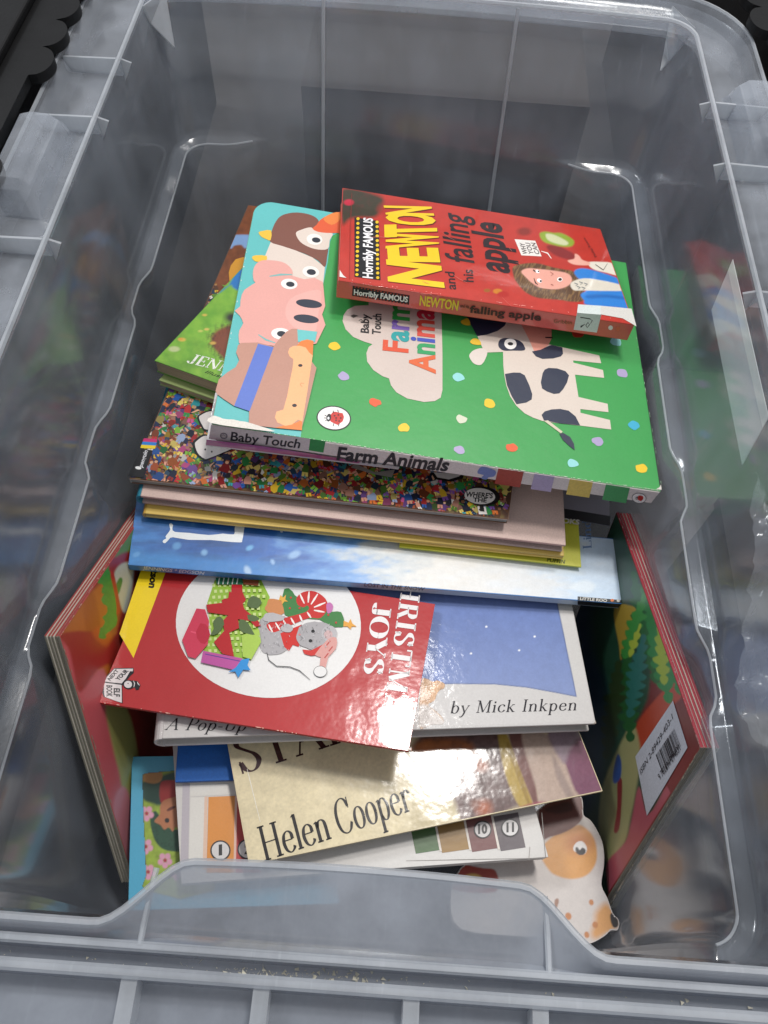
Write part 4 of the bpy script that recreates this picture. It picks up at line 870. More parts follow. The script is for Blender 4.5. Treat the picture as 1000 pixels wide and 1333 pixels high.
for i, (x, y, c_) in enumerate(((435, 451, '#e8c022'), (448, 490, '#a99bc0'), (488, 524, '#dd5524'), (526, 557, '#e8c022'), (601, 546, '#cfd0b8'), (637, 525, '#e8c022'), (597, 491, '#8fd0cf'), (667, 583, '#dd5524'), (598, 586, '#a99bc0'), (778, 575, '#a99bc0'), (825, 554, '#3aa8c8'), (835, 610, '#e8c022'), (746, 603, '#8fd0cf'), (810, 486, '#a99bc0'), (802, 445, '#8fd0cf'), (752, 435, '#c8402c'))):
    a = Art(B.top, .0002); a.poly(wobble(ell(x, y, 7.6, 5.4, 12, 9), 1.0, i), c_, 3); a.build('confetti_spot', SATIN, B.cover)
def ladybird(a, cx, cy, s_, rot=0):
    a.ell(cx, cy, 22.6*s_, 16*s_, '#1a1a1a', rot); a.ell(cx, cy, 21*s_, 14.6*s_, '#ece7e4', rot)
    a.poly(wobble(ell(cx+3.5*s_, cy, 10*s_, 8.4*s_, 10, 14), 1.1*s_, 4), '#c3271f'); a.ell(cx-6.5*s_, cy-.5*s_, 3*s_, 5.2*s_, '#17171a', 10); a.ell(cx-7*s_, cy+.2*s_, 1.3*s_, 1.8*s_, '#f5f5f5')
    for dx, dy in ((1, -3), (6, -4), (9, 0), (3, 3), (7, 4), (3, 0)): a.ell(cx+dx*s_, cy+dy*s_, 1.25*s_, 1.1*s_, '#4a0f0c', 0, 8)
    for dx, dy in ((-12, -4), (-13, 0), (-11, 4)): a.line([(cx-9*s_, cy+dy*.5*s_), (cx+dx*s_, cy+dy*s_)], .8*s_, '#17171a')
    for dx, dy in ((0, -8), (6, -9), (0, 9), (7, 9)): a.line([(cx+dx*s_, cy+dy*.8*s_), (cx+(dx-1)*s_, cy+dy*1.2*s_)], .9*s_, '#17171a')
a = Art(B.top, .00025); ladybird(a, 434.6, 544.5, 1.0, 6); a.build('publisher_badge', SATIN, B.cover)
f = Art(B.front, .00012)
f.poly([(275, 553), (405, 571), (402, 588), (272, 571)], '#cfc8c8')
f.poly([(404, 571), (424, 574), (421, 589), (402, 586)], '#2c8c48')
for x0, x1, c_ in ((649, 682, '#a8402f'), (696, 722, '#b4a6c8'), (742, 772, '#dcc060'), (789, 820, '#4aa060')):
    ya = lambda x: 553+(x-275)*(640-553)/(862-275)
    f.poly([(x0, ya(x0)+1), (x1, ya(x1)+1), (x1-5, ya(x1)+21), (x0-5, ya(x0)+21)], c_)
f.text('Baby Touch', (300, 573), (390, 583), (301.5, 562), '#26242a', .02)
f.ell(291.5, 567, 5, 4, '#77727a', 10); f.ell(291.5, 567, 3.4, 2.6, '#b9b2b2', 10); f.line([(288, 567), (291, 565.5), (295, 568)], .8, '#55505a')
f.text('Farm Animals', (438, 598), (582, 613), (441, 582), '#1e1c22', .03)
f.poly([(623, 611), (628, 607), (640, 610), (646, 614), (643, 620), (636, 621), (633, 624), (626, 622), (630, 618), (622, 616)], '#6f7fb8', 2)
ladybird(f, 832, 648, .42, 6)
f.build('spine_lettering', MATT, B.spine)
wear(B, B.top, [(276, 551), (350, 563), (470, 581), (600, 601), (862, 639)], 260, 1.8, '#d0dac8', 'worn_edge', 1, MATT)
wear(B, B.top, [(828, 437), (845, 535), (862, 638)], 40, 2, '#9cc49a', 'worn_edge', 2, MATT)
wear(B, B.top, Z4([(70, 720), (110, 560), (195, 230)])+[(328, 290)], 26, 2.5, '#e8e6e0', 'worn_edge', 4, MATT)
a = Art(B.top, .0012); a.poly(wobble(smooth([(275, 552), (278, 543), (290, 546), (320, 551), (352, 560), (350, 563)], 4), .6, 3), '#ddd6cc'); a.build('worn_corner', MATT, B.cover)

corner(B, B.top, 861, 638, (-1, -.15), (-.12, -1), 7)

# ---- thin white flap under it
B = Book('wedge', 'thin_book', 'thin white booklet with a purple edge, sandwiched under the green farm book', '#cfcacb', GLOSS, spine_col='#b9b6ba', ct=.0006, page='#c2bfc0')
f = B.art(B.front); f.poly([(269, 572), (345, 581), (440, 596), (470, 601), (466, 603), (345, 588), (268, 579)], '#a04a7c'); f.build('purple_strip', GLOSS, B.spine)

# ---- green paperback with grass and a sliver of hedgehog
Z7 = lambda p: z(190, 300, 5.556, p)
B = Book('jen', 'paperback_book', 'green paperback with grassy cover and white capitals, left of the green farm book', '#5f9a2e', SATIN, spine_side='k', page='#c9b89c', ct=.0005)
def pic(X, Y, U, V_):
    n_ = fbm(X, Y, 8, 2); n2 = fbm(X+Y*.5, Y*3, 5, 5)
    rgb = lin('#5f9c2c')*(1-n_[:, None])*1.1+lin('#86b23a')*n_[:, None]*1.1
    dk = np.clip((fbm(X, Y, 14, 4)-.45)*3, 0, 1)*np.clip((Y-380)/60, 0, 1); rgb = rgb*(1-.35*dk[:, None])+lin('#2f6a20')*.35*dk[:, None]
    rgb = np.where((Y > 470)[:, None], rgb*.95, rgb)
    rgb = ov(rgb, X, Y, Z7([(380, 520), (600, 400), (640, 420), (800, 470), (900, 200), (700, 150), (600, 400)]), '#1f73b8', 3)
    rgb = ov(rgb, X, Y, Z7([(470, 780), (500, 735), (560, 700), (680, 660), (800, 640), (760, 960), (600, 950), (545, 910), (490, 850)]), '#7c3024', 5, .95)
    fr = np.clip((vn(X/1.2, Y/3.5, 2)-.5)*4, 0, 1); d = dist(X, Y, Z7([(470, 780), (500, 735), (560, 700), (680, 660), (800, 640), (760, 960), (600, 950), (545, 910), (490, 850)]))
    m_ = np.exp(-(d/7)**2)*fr; rgb = rgb*(1-.8*m_[:, None])+lin('#3a2a1c')*.8*m_[:, None]
    rgb = blob(rgb, X, Y, *Z7([(620, 630)])[0], 13, 10, '#2c2624', .7)
    for (x, y), r_, c_ in (((425, 612), 4, '#c9b04a'), ((440, 715), 4, '#cdb65a'), ((395, 728), 4, '#b8c05a'), ((262, 790), 6, '#d0b24a'), ((205, 858), 9, '#b9c48a'), ((485, 815), 5, '#c9a04a'), ((250, 785), 4, '#cf9a3c')):
        q = Z7([(x, y)])[0]; rgb = blob(rgb, X, Y, q[0], q[1], r_, r_*.5, c_, .4)
    return rgb, None
paint(B.top, 'cover_picture', SATIN, B.cover, .0005, B.w-.0005, .0005, B.l-.0005, pic, .0007, k=B.k)
a = Art(B.top, .0002); a.text('JENNI', *Z7([(290, 955), (640, 1040), (340, 893)]), '#e9ebe0', serif=dict(V=.15, H=.05)); a.build('title_lettering', MATT, B.cover)
a = Art(B.top, .0002); a.text('Illustrated', *Z7([(425, 1030), (700, 1120), (440, 1010)]), '#16240f', .0, .3); a.build('small_lettering', MATT, B.cover)
B = Book('green2', 'paperback_book', 'thin pale green paperback lying directly beneath the green hedgehog book', '#9fb070', SATIN, spine_side='k', page='#c4b598', ct=.0009, side='#8fae5c')
f = B.art(B.front)

# ---- the crowded puzzle book
Z8 = lambda p: z(160, 500, 5, p); Z9 = lambda p: z(410, 560, 3.846, p)
B = Book('crowd', 'paperback_book', 'wide paperback whose cover is packed with a tiny multicoloured crowd', '#6b4a34', GLOSS, spine_side='l', page='#9a9c98', ct=.0007, side='#a9aca8')
def pic(X, Y, U, V_):
    n_ = fbm(X, Y, 6, 2); rgb = lin('#4a3328')*(.6+.8*n_[:, None]); rgb = rgb*(1)+0
    m_ = np.clip((fbm(X, Y, 12, 5)-.45)*4, 0, 1); rgb = rgb*(1-.7*m_[:, None])+lin('#7c6a3c')*.7*m_[:, None]
    t = np.clip((400-Y)/25, 0, 1)[:, None]; rgb = rgb*(1-t)+t*(lin('#7a4424')*(.6+.8*fbm(X, Y, 5, 6)[:, None]))
    rgb = ov(rgb, X, Y, Z7([(560, 40), (860, 40), (860, 100), (760, 105), (720, 130), (690, 105), (640, 110), (610, 130)]), '#7fa0cc', 2)
    return rgb, None
paint(B.top, 'cover_ground', GLOSS, B.cover, .0006, B.w-.0006, .0006, B.l-.0006, pic, .0009, k=B.k)
a = Art(B.top, .0002, .0)
pal = ['#b8282c', '#2b5ca8', '#2f8c46', '#d9b02c', '#d8702c', '#7a4f9c', '#c9548c', '#3aa0a8', '#e4ded4', '#1e2a4c', '#8c2a20', '#7cb03c', '#98a8c8', '#5c3a24', '#e8d070', '#d89880', '#27455c', '#a04c28', '#4f7a2c', '#30303c']
skin = ['#e0aa88', '#c98a64', '#e8bc98', '#9c6848', '#dca07c']
rc = random.Random(11)
v = .004
row = 0
while v < .255:
    sz = .0058*(1-.05*v/.25); u = .002+rc.uniform(0, .003)
    while u < B.w-.004:
        uu = u+B.k*v+rc.gauss(0, .0006); vv = v+rc.gauss(0, .0010); s_ = sz*rc.uniform(.75, 1.25); a.h = .0002+.0003*((row*37+int(u*1e4)) % 97)/97
        ang = rc.gauss(0, .5); ca, sa = math.cos(ang), math.sin(ang)
        def R_(pts): return [(uu+(x*ca-y*sa)*s_, vv+(x*sa+y*ca)*s_) for x, y in pts]
        if B.top.px([uu], [vv])[1][0] > 374:
            c1, c2 = rc.choice(pal), rc.choice(pal); hc = rc.choice(['#2a1c14', '#5c3a1c', '#c9983c', '#101014', '#8c4a20', '#b83028'])
            wd = rc.uniform(.28, .5); _sk = rc.choice(skin)
            a.luv(R_([(-.3, -.9), (-.05, -.9), (0, -.4), (.08, -.9), (.32, -.9), (.25, 0), (-.25, 0)]), c2); 
            a.h += .00002; c1 = tuple(np.array([int(c1[i_:i_+2], 16) for i_ in (1, 3, 5)])*rc.uniform(.55, 1.0)); a.luv(R_([(-wd, -.4), (wd*.9, -.45), (wd*.95, .1), (wd*.5, .5), (-wd*.5, .5), (-wd*1.05, .1)]), c1)
            if rc.random() < .7:
                a.h += .00001; sgn = rc.choice((-1, 1)); a.luv(R_([(sgn*wd*.7, .3), (sgn*(wd+.5), rc.uniform(-.2, .9)), (sgn*(wd+.4), rc.uniform(.1, .6)), (sgn*wd*.8, .0)]), rc.choice([c1, c1, c2, c1]+skin[:1]))
            a.h += .00001; a.luv([(uu+(0+.18*math.cos(t))*s_-(.66)*sa*s_, vv+(.68*ca+.2*math.sin(t))*s_) for t in [2*math.pi*q/8 for q in range(8)]], tuple(np.array([int(_sk[i_:i_+2], 16) for i_ in (1, 3, 5)])*rc.uniform(.6, 1.0)))
            a.h += .00001; a.luv(R_([(-.2, .7), (-.16, .92), (.16, .93), (.21, .72), (.08, .8), (-.08, .81)]), hc)
        u += s_*rc.uniform(.65, 1.0)
    v += sz*.62; row += 1
a.mb.v = [(min(max(x, .0008+B.k*y), B.w-.0008+B.k*y), min(max(y, .0008), B.l-.0008), h_) for x, y, h_ in a.mb.v]
o_ = a.build('crowd_picture', GLOSS, B.cover); o_['kind'] = 'stuff'
a = Art(B.top, .0009)
a.poly(Z7([(600, 310), (615, 260), (650, 215), (700, 200), (760, 200), (760, 330), (640, 400), (605, 370)]), '#d9992c'); a.poly(Z7([(560, 430), (760, 300), (760, 520), (600, 480)]), '#2a70b0')
a.build('tent_picture', GLOSS, B.cover)
a = Art(B.top, .0008)
a.poly(Z8([(125, 424), (196, 436), (134, 612), (32, 604)]), '#111114'); a.poly(Z8([(138, 357), (226, 362), (222, 384), (130, 378)]), '#c02c6c'); a.poly(Z8([(131, 378), (222, 384), (218, 405), (122, 398)]), '#2a7cc8'); a.poly(Z8([(122, 399), (216, 405), (211, 426), (116, 420)]), '#e8c828')
a.text('penguin', *Z8([(128, 548), (164, 440), (104, 538)]), '#d8d8dc', .02); a.ell(*Z8([(102, 550)])[0], 4, 2, '#e4e4e4', 10)
a.build('publisher_strip', GLOSS, B.cover)
a = Art(B.top, .0008)
for P_, gr in (([(497, 225), (512, 205), (565, 183), (640, 185), (640, 290), (545, 300), (520, 275)], 1.13), ([(470, 398), (482, 375), (528, 343), (580, 350), (640, 400), (720, 415), (700, 430), (560, 487), (530, 488), (490, 455)], 1.12)):
    a = Art(B.top, .0008); c_ = np.mean(P_, 0); a.poly(Z8([tuple(c_+(np.array(p)-c_)*gr-np.array([5, 0])) for p in P_]), '#121214', 3); a.poly(Z8(P_), '#d9d2cf', 3)
    a.build('giant_letter', GLOSS, B.cover)
a = Art(B.top, .0009)
for q in ((537, 430), (580, 445), (586, 403)): a.ell(*Z8([q])[0], 1.1, 1.4, '#202020', 0, 8)
a.build('letter_dots', GLOSS, B.cover)
a = Art(B.top, .0009)
a.poly(Z9([(180, 190), (200, 170), (300, 215), (400, 200), (385, 240), (300, 225)]), '#8c8680'); a.build('giant_letter', GLOSS, B.cover)
a = Art(B.top, .0009); a.poly(Z9([(580, 215), (600, 250), (680, 262), (740, 245), (745, 225), (660, 222)]), '#121214'); a.poly(Z9([(595, 215), (612, 240), (670, 250), (720, 235), (735, 222), (660, 216)]), '#d0cac6')
a.build('giant_letter', GLOSS, B.cover)
a = Art(B.top, .001)
q = Z9([(832, 332)])[0]; a.ell(q[0]+1.5, q[1]+.5, 23, 12.6, '#121212', 5); a.ell(q[0]-2, q[1]+.5, 20, 10.4, '#ded8d2', 5)
a.poly(Z9([(812, 385), (852, 388), (862, 425), (820, 425)]), '#ded8d2'); a.poly(Z9([(822, 380), (843, 382), (848, 412), (826, 410)]), '#121212'); a.ell(*Z9([(832, 402)])[0], 3.4, 1.6, '#121212')
a.text("WHERE'S", *Z9([(752, 336), (888, 345), (756, 312)]), '#141414', .03); a.text('THE', *Z9([(790, 362), (858, 366), (792, 342)]), '#141414', .03)
a.build('magnifier_badge', GLOSS, B.cover)

# ---- pink hardback, yellow, grey and green books under it
B = Book('pink', 'hardback_book', 'plain pink hardback with a teal spine, under the crowded puzzle book', '#cdb2a8', MATT, kind='hard', spine_col='#2d7f96', page='#a7a1b0', back='#b9a29c', side='#c49c96')
B = Book('yellow', 'hardback_book', 'slim yellow hardback directly beneath the pink hardback', '#d9b95e', SATIN, kind='hard', spine_col='#c9a048', page='#c4a564', side='#c0a04c', T=.0055)
B = Book('grey', 'paperback_book', 'grey paperback with black foot, sticking out right of the pink hardback', '#85818a', SATIN, spine_side='f', spine_col='#18161a', ct=.0005, side='#18161a')
a = B.art(); a.poly([(600, 640), (795, 672), (794, 684), (600, 652)], '#1a181c'); a.text('BOOKS', (716, 679), (754, 683), (717, 673), '#c9c4bc', .03, own=True); a.build('foot_lettering', SATIN, B.cover)
B = Book('puffin', 'paperback_book', 'thin lime green paperback peeping out under the grey one', '#c9c83e', SATIN, spine_side='f', spine_col='#93a82e', ct=.0004)
a = B.art(); a.text('PUFFIN', (712, 731), (735, 734), (713, 726), '#3c4a14', .02); a.build('foot_lettering', SATIN, B.cover)

# ---- blue snow picture book
S1 = lambda p: z(160, 660, 3.846, p)
B = Book('snow', 'picture_book', 'wide snowy picture book fading from deep blue to white, large white letter L', '#3a78b8', SATIN, spine_side='f', spine_col='#2b68b0', ct=.0006)
def pic(X, Y, U, V_):
    n_ = fbm(X*.5, Y*1.6, 14, 2); t = np.clip((X-170)/650+(n_-.5)*.25, 0, 1)
    st = [(0, '#3f7cc0'), (.12, '#255aa0'), (.32, '#2c66b4'), (.42, '#6a9cd4'), (.5, '#b9c2c8'), (.6, '#d9d6d0'), (.8, '#dcdfe2'), (.9, '#cfdeee'), (1, '#c8daee')]
    rgb = np.stack([np.interp(t, [a_ for a_, _ in st], [lin(c_)[i] for _, c_ in st]) for i in range(3)], 1)
    lf = np.clip((470-X)/120, 0, 1)
    rgb *= (1-.35*lf*np.clip((fbm(X*.25, Y*2.2, 10, 4)-.42)*3, 0, 1))[:, None]
    bt = lf*np.clip((Y-(688+(X-170)*.075+22))/14, 0, 1); rgb = rgb*(1-.6*bt[:, None])+lin('#3f8fd2')*.6*bt[:, None]
    rgb *= (.94+.12*fbm(X, Y, 5, 6))[:, None]
    for x, y, rx, ry, c_ in ((270, 195, 7, 6, '#5f9ad0'), (408, 228, 5, 5, '#7fb0dc'), (635, 205, 6, 4, '#6fb0e0'), (860, 238, 10, 6, '#8fb4dc'), (750, 275, 3, 5, '#8fb4dc'), (625, 320, 5, 9, '#a8c4e0'), (68, 238, 6, 4, '#5f9ad0'), (350, 88, 3, 3, '#4a80b8'), (165, 60, 3, 3, '#4a80b8')):
        q = S1([(x, y)])[0]; rgb = blob(rgb, X, Y, q[0], q[1], rx*1.1, ry, c_, .5, .9, -25)
    rgb = ov(rgb, X, Y, [(742, 765), (760, 755), (775, 762), (765, 772)], '#e6edf2', 5, .7)
    return rgb, None
paint(B.top, 'cover_picture', SATIN, B.cover, .0006, B.w-.0006, .0006, B.l-.0006, pic, .0008, k=B.k)
a = B.art(base=.0002)
a.poly(S1([(232, 88), (242, 82), (252, 92), (248, 108), (260, 125), (330, 130), (430, 141), (500, 134), (556, 138), (560, 110), (574, 60), (612, 60), (606, 120), (598, 168), (585, 178), (500, 172), (440, 166), (330, 165), (250, 152), (232, 162), (212, 182), (200, 176), (205, 165), (218, 158), (214, 148), (226, 132), (238, 112)]), '#e4e8ea', 2)
a.build('title_letter', SATIN, B.cover)
a = B.art(base=.0002); a.poly(S1([(750, 70), (812, 90), (800, 128), (790, 128), (780, 105)]), '#e4e8ea')
a.build('title_letter', SATIN, B.cover)
a = B.art(base=.0002); a.text('Linda', (770, 714), (768, 668), (759, 715), '#6a88b4', serif=dict(V=.12, H=.05))
a.build('author_lettering', SATIN, B.cover)
f = B.art(B.front, base=.00005)
_st = [(0, '#2f72bc'), (.3, '#2560ac'), (.42, '#6a98c8'), (.52, '#b4b8b8'), (.8, '#b9c0c8'), (1, '#9fb8d8')]
for i in range(60):
    t = (i+.5)/60; c_ = [np.interp(t, [q_ for q_, _ in _st], [int(h_[1+2*k_:3+2*k_], 16) for _, h_ in _st]) for k_ in range(3)]
    f.luv([(B.w*i/60, .0002), (B.w*(i+1)/60, .0002), (B.w*(i+1)/60, B.T-.0002), (B.w*i/60, B.T-.0002)], c_, own=False)
f.build('spine_print', SATIN, B.spine)
f = B.art(B.front); f.text('JENNINGS * EDGSON', (186, 741), (265, 748), (187, 737), '#c9d8e8', .01); f.text('LOST IN THE SNOW', (474, 763), (552, 769), (475, 758.5), '#35404e', .01)
f.poly([(752, 782), (820, 787), (820, 792), (752, 787)], '#1a1a20')
f.build('spine_lettering', SATIN, B.spine)
a = B.art(base=.0002); a.poly([(752, 776.5), (818, 782), (820, 786), (752, 781.5)], '#1a1a20'); a.text('LITTLE ROO', (755, 781), (790, 783.8), (755.5, 777.5), '#d8d4cc', .02)
for i in range(3): a.ell(797+i*8, 781.5+i*.7, 2.4, 1.8, ('#d8743c', '#d0ccc4', '#c9683c')[i], 0, 8)
a.build('publisher_strip', SATIN, B.cover)

# ---- red Christmas book
R1 = lambda p: z(120, 730, 4.545, p); R2 = lambda p: z(400, 740, 5, p); R3 = lambda p: z(230, 760, 4, p); R4 = lambda p: z(120, 860, 10, p)
B = Book('red', 'hardback_book', 'red Christmas book with a white circle and a mouse among presents', '#b02a2c', CRINK, spine_side='k', page='#b09a80', ct=.0008, side='#a8382c')
a = B.art(); a.poly(R1([(318, -30), (460, -30), (435, 70), (245, 575), (162, 432)]), '#efcf1e'); a.text('tson', *R1([(352, 50), (336, 160), (392, 56)]), '#1c1a12', .05); a.build('yellow_flash', GLOSS, B.cover)
a = B.art()
a.ell(349.5, 813, 120.5, 95.5, '#e2dfdc', 3, 64); a.build('picture_roundel', GLOSS, B.cover)
a = Art(B.top, .0003); GR = '#93b83c'
a.poly(R3([(200, -20), (440, -20), (485, 70), (470, 180), (435, 200), (440, 300), (385, 400), (150, 360), (130, 330), (180, 260), (160, 100)]), GR)
for i in range(11):        # gingham squares
    for j in range(13):
        x, y = 165+i*29+(j % 2)*9, 10+j*31; 
        if inside(np.array([x]), np.array([y]), [(195, -10), (440, -10), (470, 80), (425, 210), (425, 300), (380, 385), (150, 350), (165, 130)])[0]: a.poly(R3([(x-8, y-8), (x+7, y-9), (x+8, y+7), (x-7, y+8)]), '#c9d88c')
a.poly(R3([(340, 275), (430, 240), (440, 310), (390, 400), (345, 385)]), '#a6c450', 0)
a.poly(R3([(155, 115), (240, 105), (235, 90), (270, 80), (275, 45), (300, 60), (345, 50), (362, 90), (345, 110), (355, 140), (420, 190), (440, 225), (410, 230), (385, 200), (320, 190), (330, 235), (275, 260), (290, 330), (300, 385), (240, 370), (195, 310), (250, 250), (240, 200), (270, 170), (165, 155)]), '#b3161c')
a.poly(R3([(290, -20), (340, -20), (345, 60), (285, 60)]), '#b3161c')
for P_ in ([(375, 90), (400, 70), (430, 80), (445, 105), (425, 130), (390, 135), (372, 120)], [(190, 200), (230, 175), (250, 215), (215, 265), (180, 270), (195, 235)], [(330, 190), (370, 205), (405, 270), (370, 268), (330, 245)], [(370, 170), (420, 175), (428, 195), (390, 205)]):
    a.poly(wobble(smooth(R3(P_), 2), .8, len(P_)), '#54683c')
a.poly(R3([(105, 135), (150, 140), (170, 200), (165, 320), (100, 395), (62, 385), (30, 300)]), '#c93450'); a.line(R3([(75, 255), (150, 275), (175, 270)]), 3, '#e0506c'); a.poly(wobble(smooth(R3([(110, 230), (150, 215), (175, 270), (150, 320), (105, 290)]), 2), 1, 2), '#b81c38')
a.poly(R3([(140, 355), (345, 395), (325, 460), (128, 415)]), '#b85098'); a.line(R3([(150, 372), (335, 410)]), 1.4, '#6a3a8c'); a.poly(wobble(R3([(340, 400), (380, 395), (370, 430), (385, 455), (350, 455), (320, 495), (305, 465), (270, 465), (310, 440)]), .6, 1), '#2c8cd0')
a.poly(R3([(205, -25), (345, -25), (345, 12), (210, 8)]), '#2c6a48'); [a.line(R3([(225+i*24, -25), (218+i*24, 10)]), 1.4, '#d8d8d0') for i in range(5)]; a.poly(R3([(345, -15), (430, -10), (425, 18), (350, 10)]), '#8a4a2c')
a.build('presents_picture', GLOSS, B.cover)
a = Art(B.top, .0006); MG = '#a9a5a6'
a.poly(R3([(470, 110), (485, 80), (550, 95), (560, 155), (500, 165), (460, 135)]), '#c98450', 3)
a.poly(wobble(smooth(R3([(550, 80), (565, 30), (600, 35), (625, 70), (700, 120), (800, 150), (855, 150), (870, 190), (860, 230), (790, 220), (740, 190), (600, 175), (560, 150)]), 3), 1.2, 7), '#3f7c40')
a.poly(wobble(smooth(R3([(425, 215), (470, 165), (560, 170), (600, 230), (580, 340), (500, 370), (440, 345)]), 4), .7, 2), MG)
a.poly(R3([(540, 260), (650, 215), (700, 250), (650, 300), (635, 330), (605, 320), (585, 352), (560, 330)]), '#c9281f')
a.poly(smooth(R3([(625, 75), (660, 45), (720, 42), (775, 80), (785, 130), (750, 180), (690, 180), (600, 215), (510, 255), (475, 235), (480, 205), (600, 170), (670, 150), (690, 130), (680, 115), (660, 125), (630, 110)]), 3), '#c42a24')
for p in ([(640, 50), (665, 105)], [(690, 42), (685, 100)], [(735, 55), (700, 110)], [(775, 100), (715, 125)], [(770, 150), (715, 140)], [(700, 180), (680, 150)], [(655, 200), (640, 165)], [(615, 215), (595, 180)], [(575, 230), (555, 190)], [(540, 245), (515, 205)], [(500, 255), (480, 215)]): a.line(R3([p[0], ((p[0][0]+p[1][0])/2, (p[0][1]+p[1][1])/2), p[1]]), 2.6, '#eee6e0')
a.poly(R3([(780, 110), (800, 100), (815, 120), (805, 150), (785, 155)]), '#c070a8', 3); a.poly(wobble(R3([(540, 60), (555, 75), (570, 60), (565, 85), (580, 95), (560, 95), (550, 110), (545, 90), (530, 90)]), .4), '#e0a848')
a.poly(R3([(870, 195), (895, 205), (905, 185), (915, 210), (938, 225), (912, 225), (905, 240), (890, 225), (868, 225)]), '#e0a040')
for x, y in ((595, 75), (590, 130), (790, 165), (830, 205), (640, 130)): a.ell(*R3([(x, y)])[0], 1.4, 1.4, '#c03a30', 0, 8)
a.poly(wobble(smooth(R3([(625, 265), (650, 220), (720, 200), (790, 215), (830, 250), (810, 300), (740, 345), (680, 340), (635, 310)]), 4), .6, 5), MG)
a.ell(*R3([(795, 262)])[0], 10, 10.5, '#b7b3b4'); a.ell(*R3([(790, 268)])[0], 5.6, 5.8, '#c9aaa8'); a.ell(*R3([(710, 250)])[0], 2.4, 2.2, '#141416'); a.ell(*R3([(697, 300)])[0], 2.4, 2.2, '#141416')
a.ell(*R3([(640, 268)])[0], 1.5, 1.2, '#d08080'); a.line(R3([(640, 270), (655, 285), (645, 300)]), .7, '#4a4648')
a.poly(R3([(655, 345), (700, 350), (760, 320), (800, 285), (822, 300), (760, 370), (700, 378), (665, 368)]), '#c9302a'); a.poly(R3([(790, 290), (832, 285), (830, 340), (790, 385), (775, 440), (745, 430), (750, 385), (720, 372)]), '#d49a92', 2)
for q in ((800, 300), (812, 330), (790, 365)): a.line(R3([(q[0]-20, q[1]+25), q]), 1.6, '#b84a44')
a.ell(*R3([(748, 460)])[0], 8.8, 7.4, '#5a5858'); a.ell(*R3([(748, 460)])[0], 8.2, 6.8, '#e2dfdc')
a.line(R3([(470, 360), (480, 400), (520, 432), (590, 436), (640, 455), (695, 503)]), 1.1, '#3a3838')
a.poly(wobble(smooth(R3([(540, 240), (560, 215), (590, 215), (605, 240), (580, 258)]), 3), .5), '#b4b0b0'); a.poly(wobble(smooth(R3([(455, 165), (500, 155), (560, 175), (540, 195), (460, 200)]), 3), .6), '#b4b0b0')
fr = random.Random(5)
for i in range(90):
    x, y = fr.uniform(430, 590), fr.uniform(200, 360)
    if fr.random() < .45: x, y = fr.uniform(640, 800), fr.uniform(215, 335)
    a.line(R3([(x, y), (x+fr.uniform(-7, 7), y+fr.uniform(5, 12))]), .5, fr.choice(['#7d797b', '#cbc8c8']))
a.build('mouse_picture', GLOSS, B.cover)
a = Art(B.top, .00025)
a.text('JOYS', *R2([(432, 222), (364, 684), (550, 236)]), '#e9e4e2', serif=dict(V=.24, H=.045, track=.06))
a.text('HRISTMAS', *R2([(622, 88), (474, 1074), (742, 105)]), '#e9e4e2', serif=dict(V=.2, H=.05, track=.08))
a.ell(*R2([(640, 822)])[0], 4.2, 3.4, '#b3161c'); a.ell(*R2([(680, 860)])[0], 3.6, 3.8, '#b3161c'); a.line(R2([(645, 825), (680, 858)]), 1.5, '#b3161c')
a.build('title_lettering', GLOSS, B.cover)
a = Art(B.top, .00025)
a.poly(R4([(140, 330), (200, 190), (290, 100), (540, 95), (545, 160), (500, 200), (395, 330), (400, 560), (150, 470), (130, 400)]), '#16141a')
a.poly(R4([(290, 110), (500, 106), (490, 150), (440, 235), (385, 300), (170, 275), (190, 220)]), '#d9d5d4'); a.poly(R4([(155, 290), (385, 318), (388, 550), (320, 530), (170, 475), (158, 440)]), '#d9d5d4'); a.poly(R4([(485, 108), (535, 106), (530, 140), (490, 140)]), '#d9d5d4')
a.text('YOUR', *R4([(345, 265), (480, 135), (300, 240)]), '#16141a', .04); a.text('NEXT', *R4([(235, 265), (350, 135), (200, 240)]), '#16141a', .04)
a.text('ELF', *R4([(285, 360), (285, 470), (360, 365)]), '#16141a', .03); a.text('BOOK', *R4([(190, 320), (190, 470), (262, 325)]), '#16141a', .03)
a.ell(*R4([(480, 315)])[0], 7.5, 6, '#16141a'); a.ell(*R4([(470, 312)])[0], 5.2, 4.6, '#d9d5d4'); a.ell(*R4([(470, 300)])[0], .8, .8, '#16141a', 0, 6)
a.poly(R4([(520, 260), (590, 270), (632, 320), (610, 380), (570, 385), (560, 350), (520, 360)]), '#16141a'); a.line(R4([(540, 265), (555, 300), (545, 350)]), 1.3, '#e0dcda'); a.line(R4([(590, 280), (600, 305), (620, 325)]), 1.3, '#e0dcda')
a.build('publisher_badge', GLOSS, B.cover)
corner(B, B.top, 122.5, 912, (1, .16), (.35, -.9), 6); corner(B, B.top, 535, 977, (-1, -.16), (.1, -1), 5)
wear(B, B.top, [(122, 913), (300, 941), (535, 978)], 22, 3, '#d9a090', 'worn_edge', 3); wear(B, B.top, [(535, 978), (540, 900)], 10, 3, '#d9a090', 'worn_edge', 6)

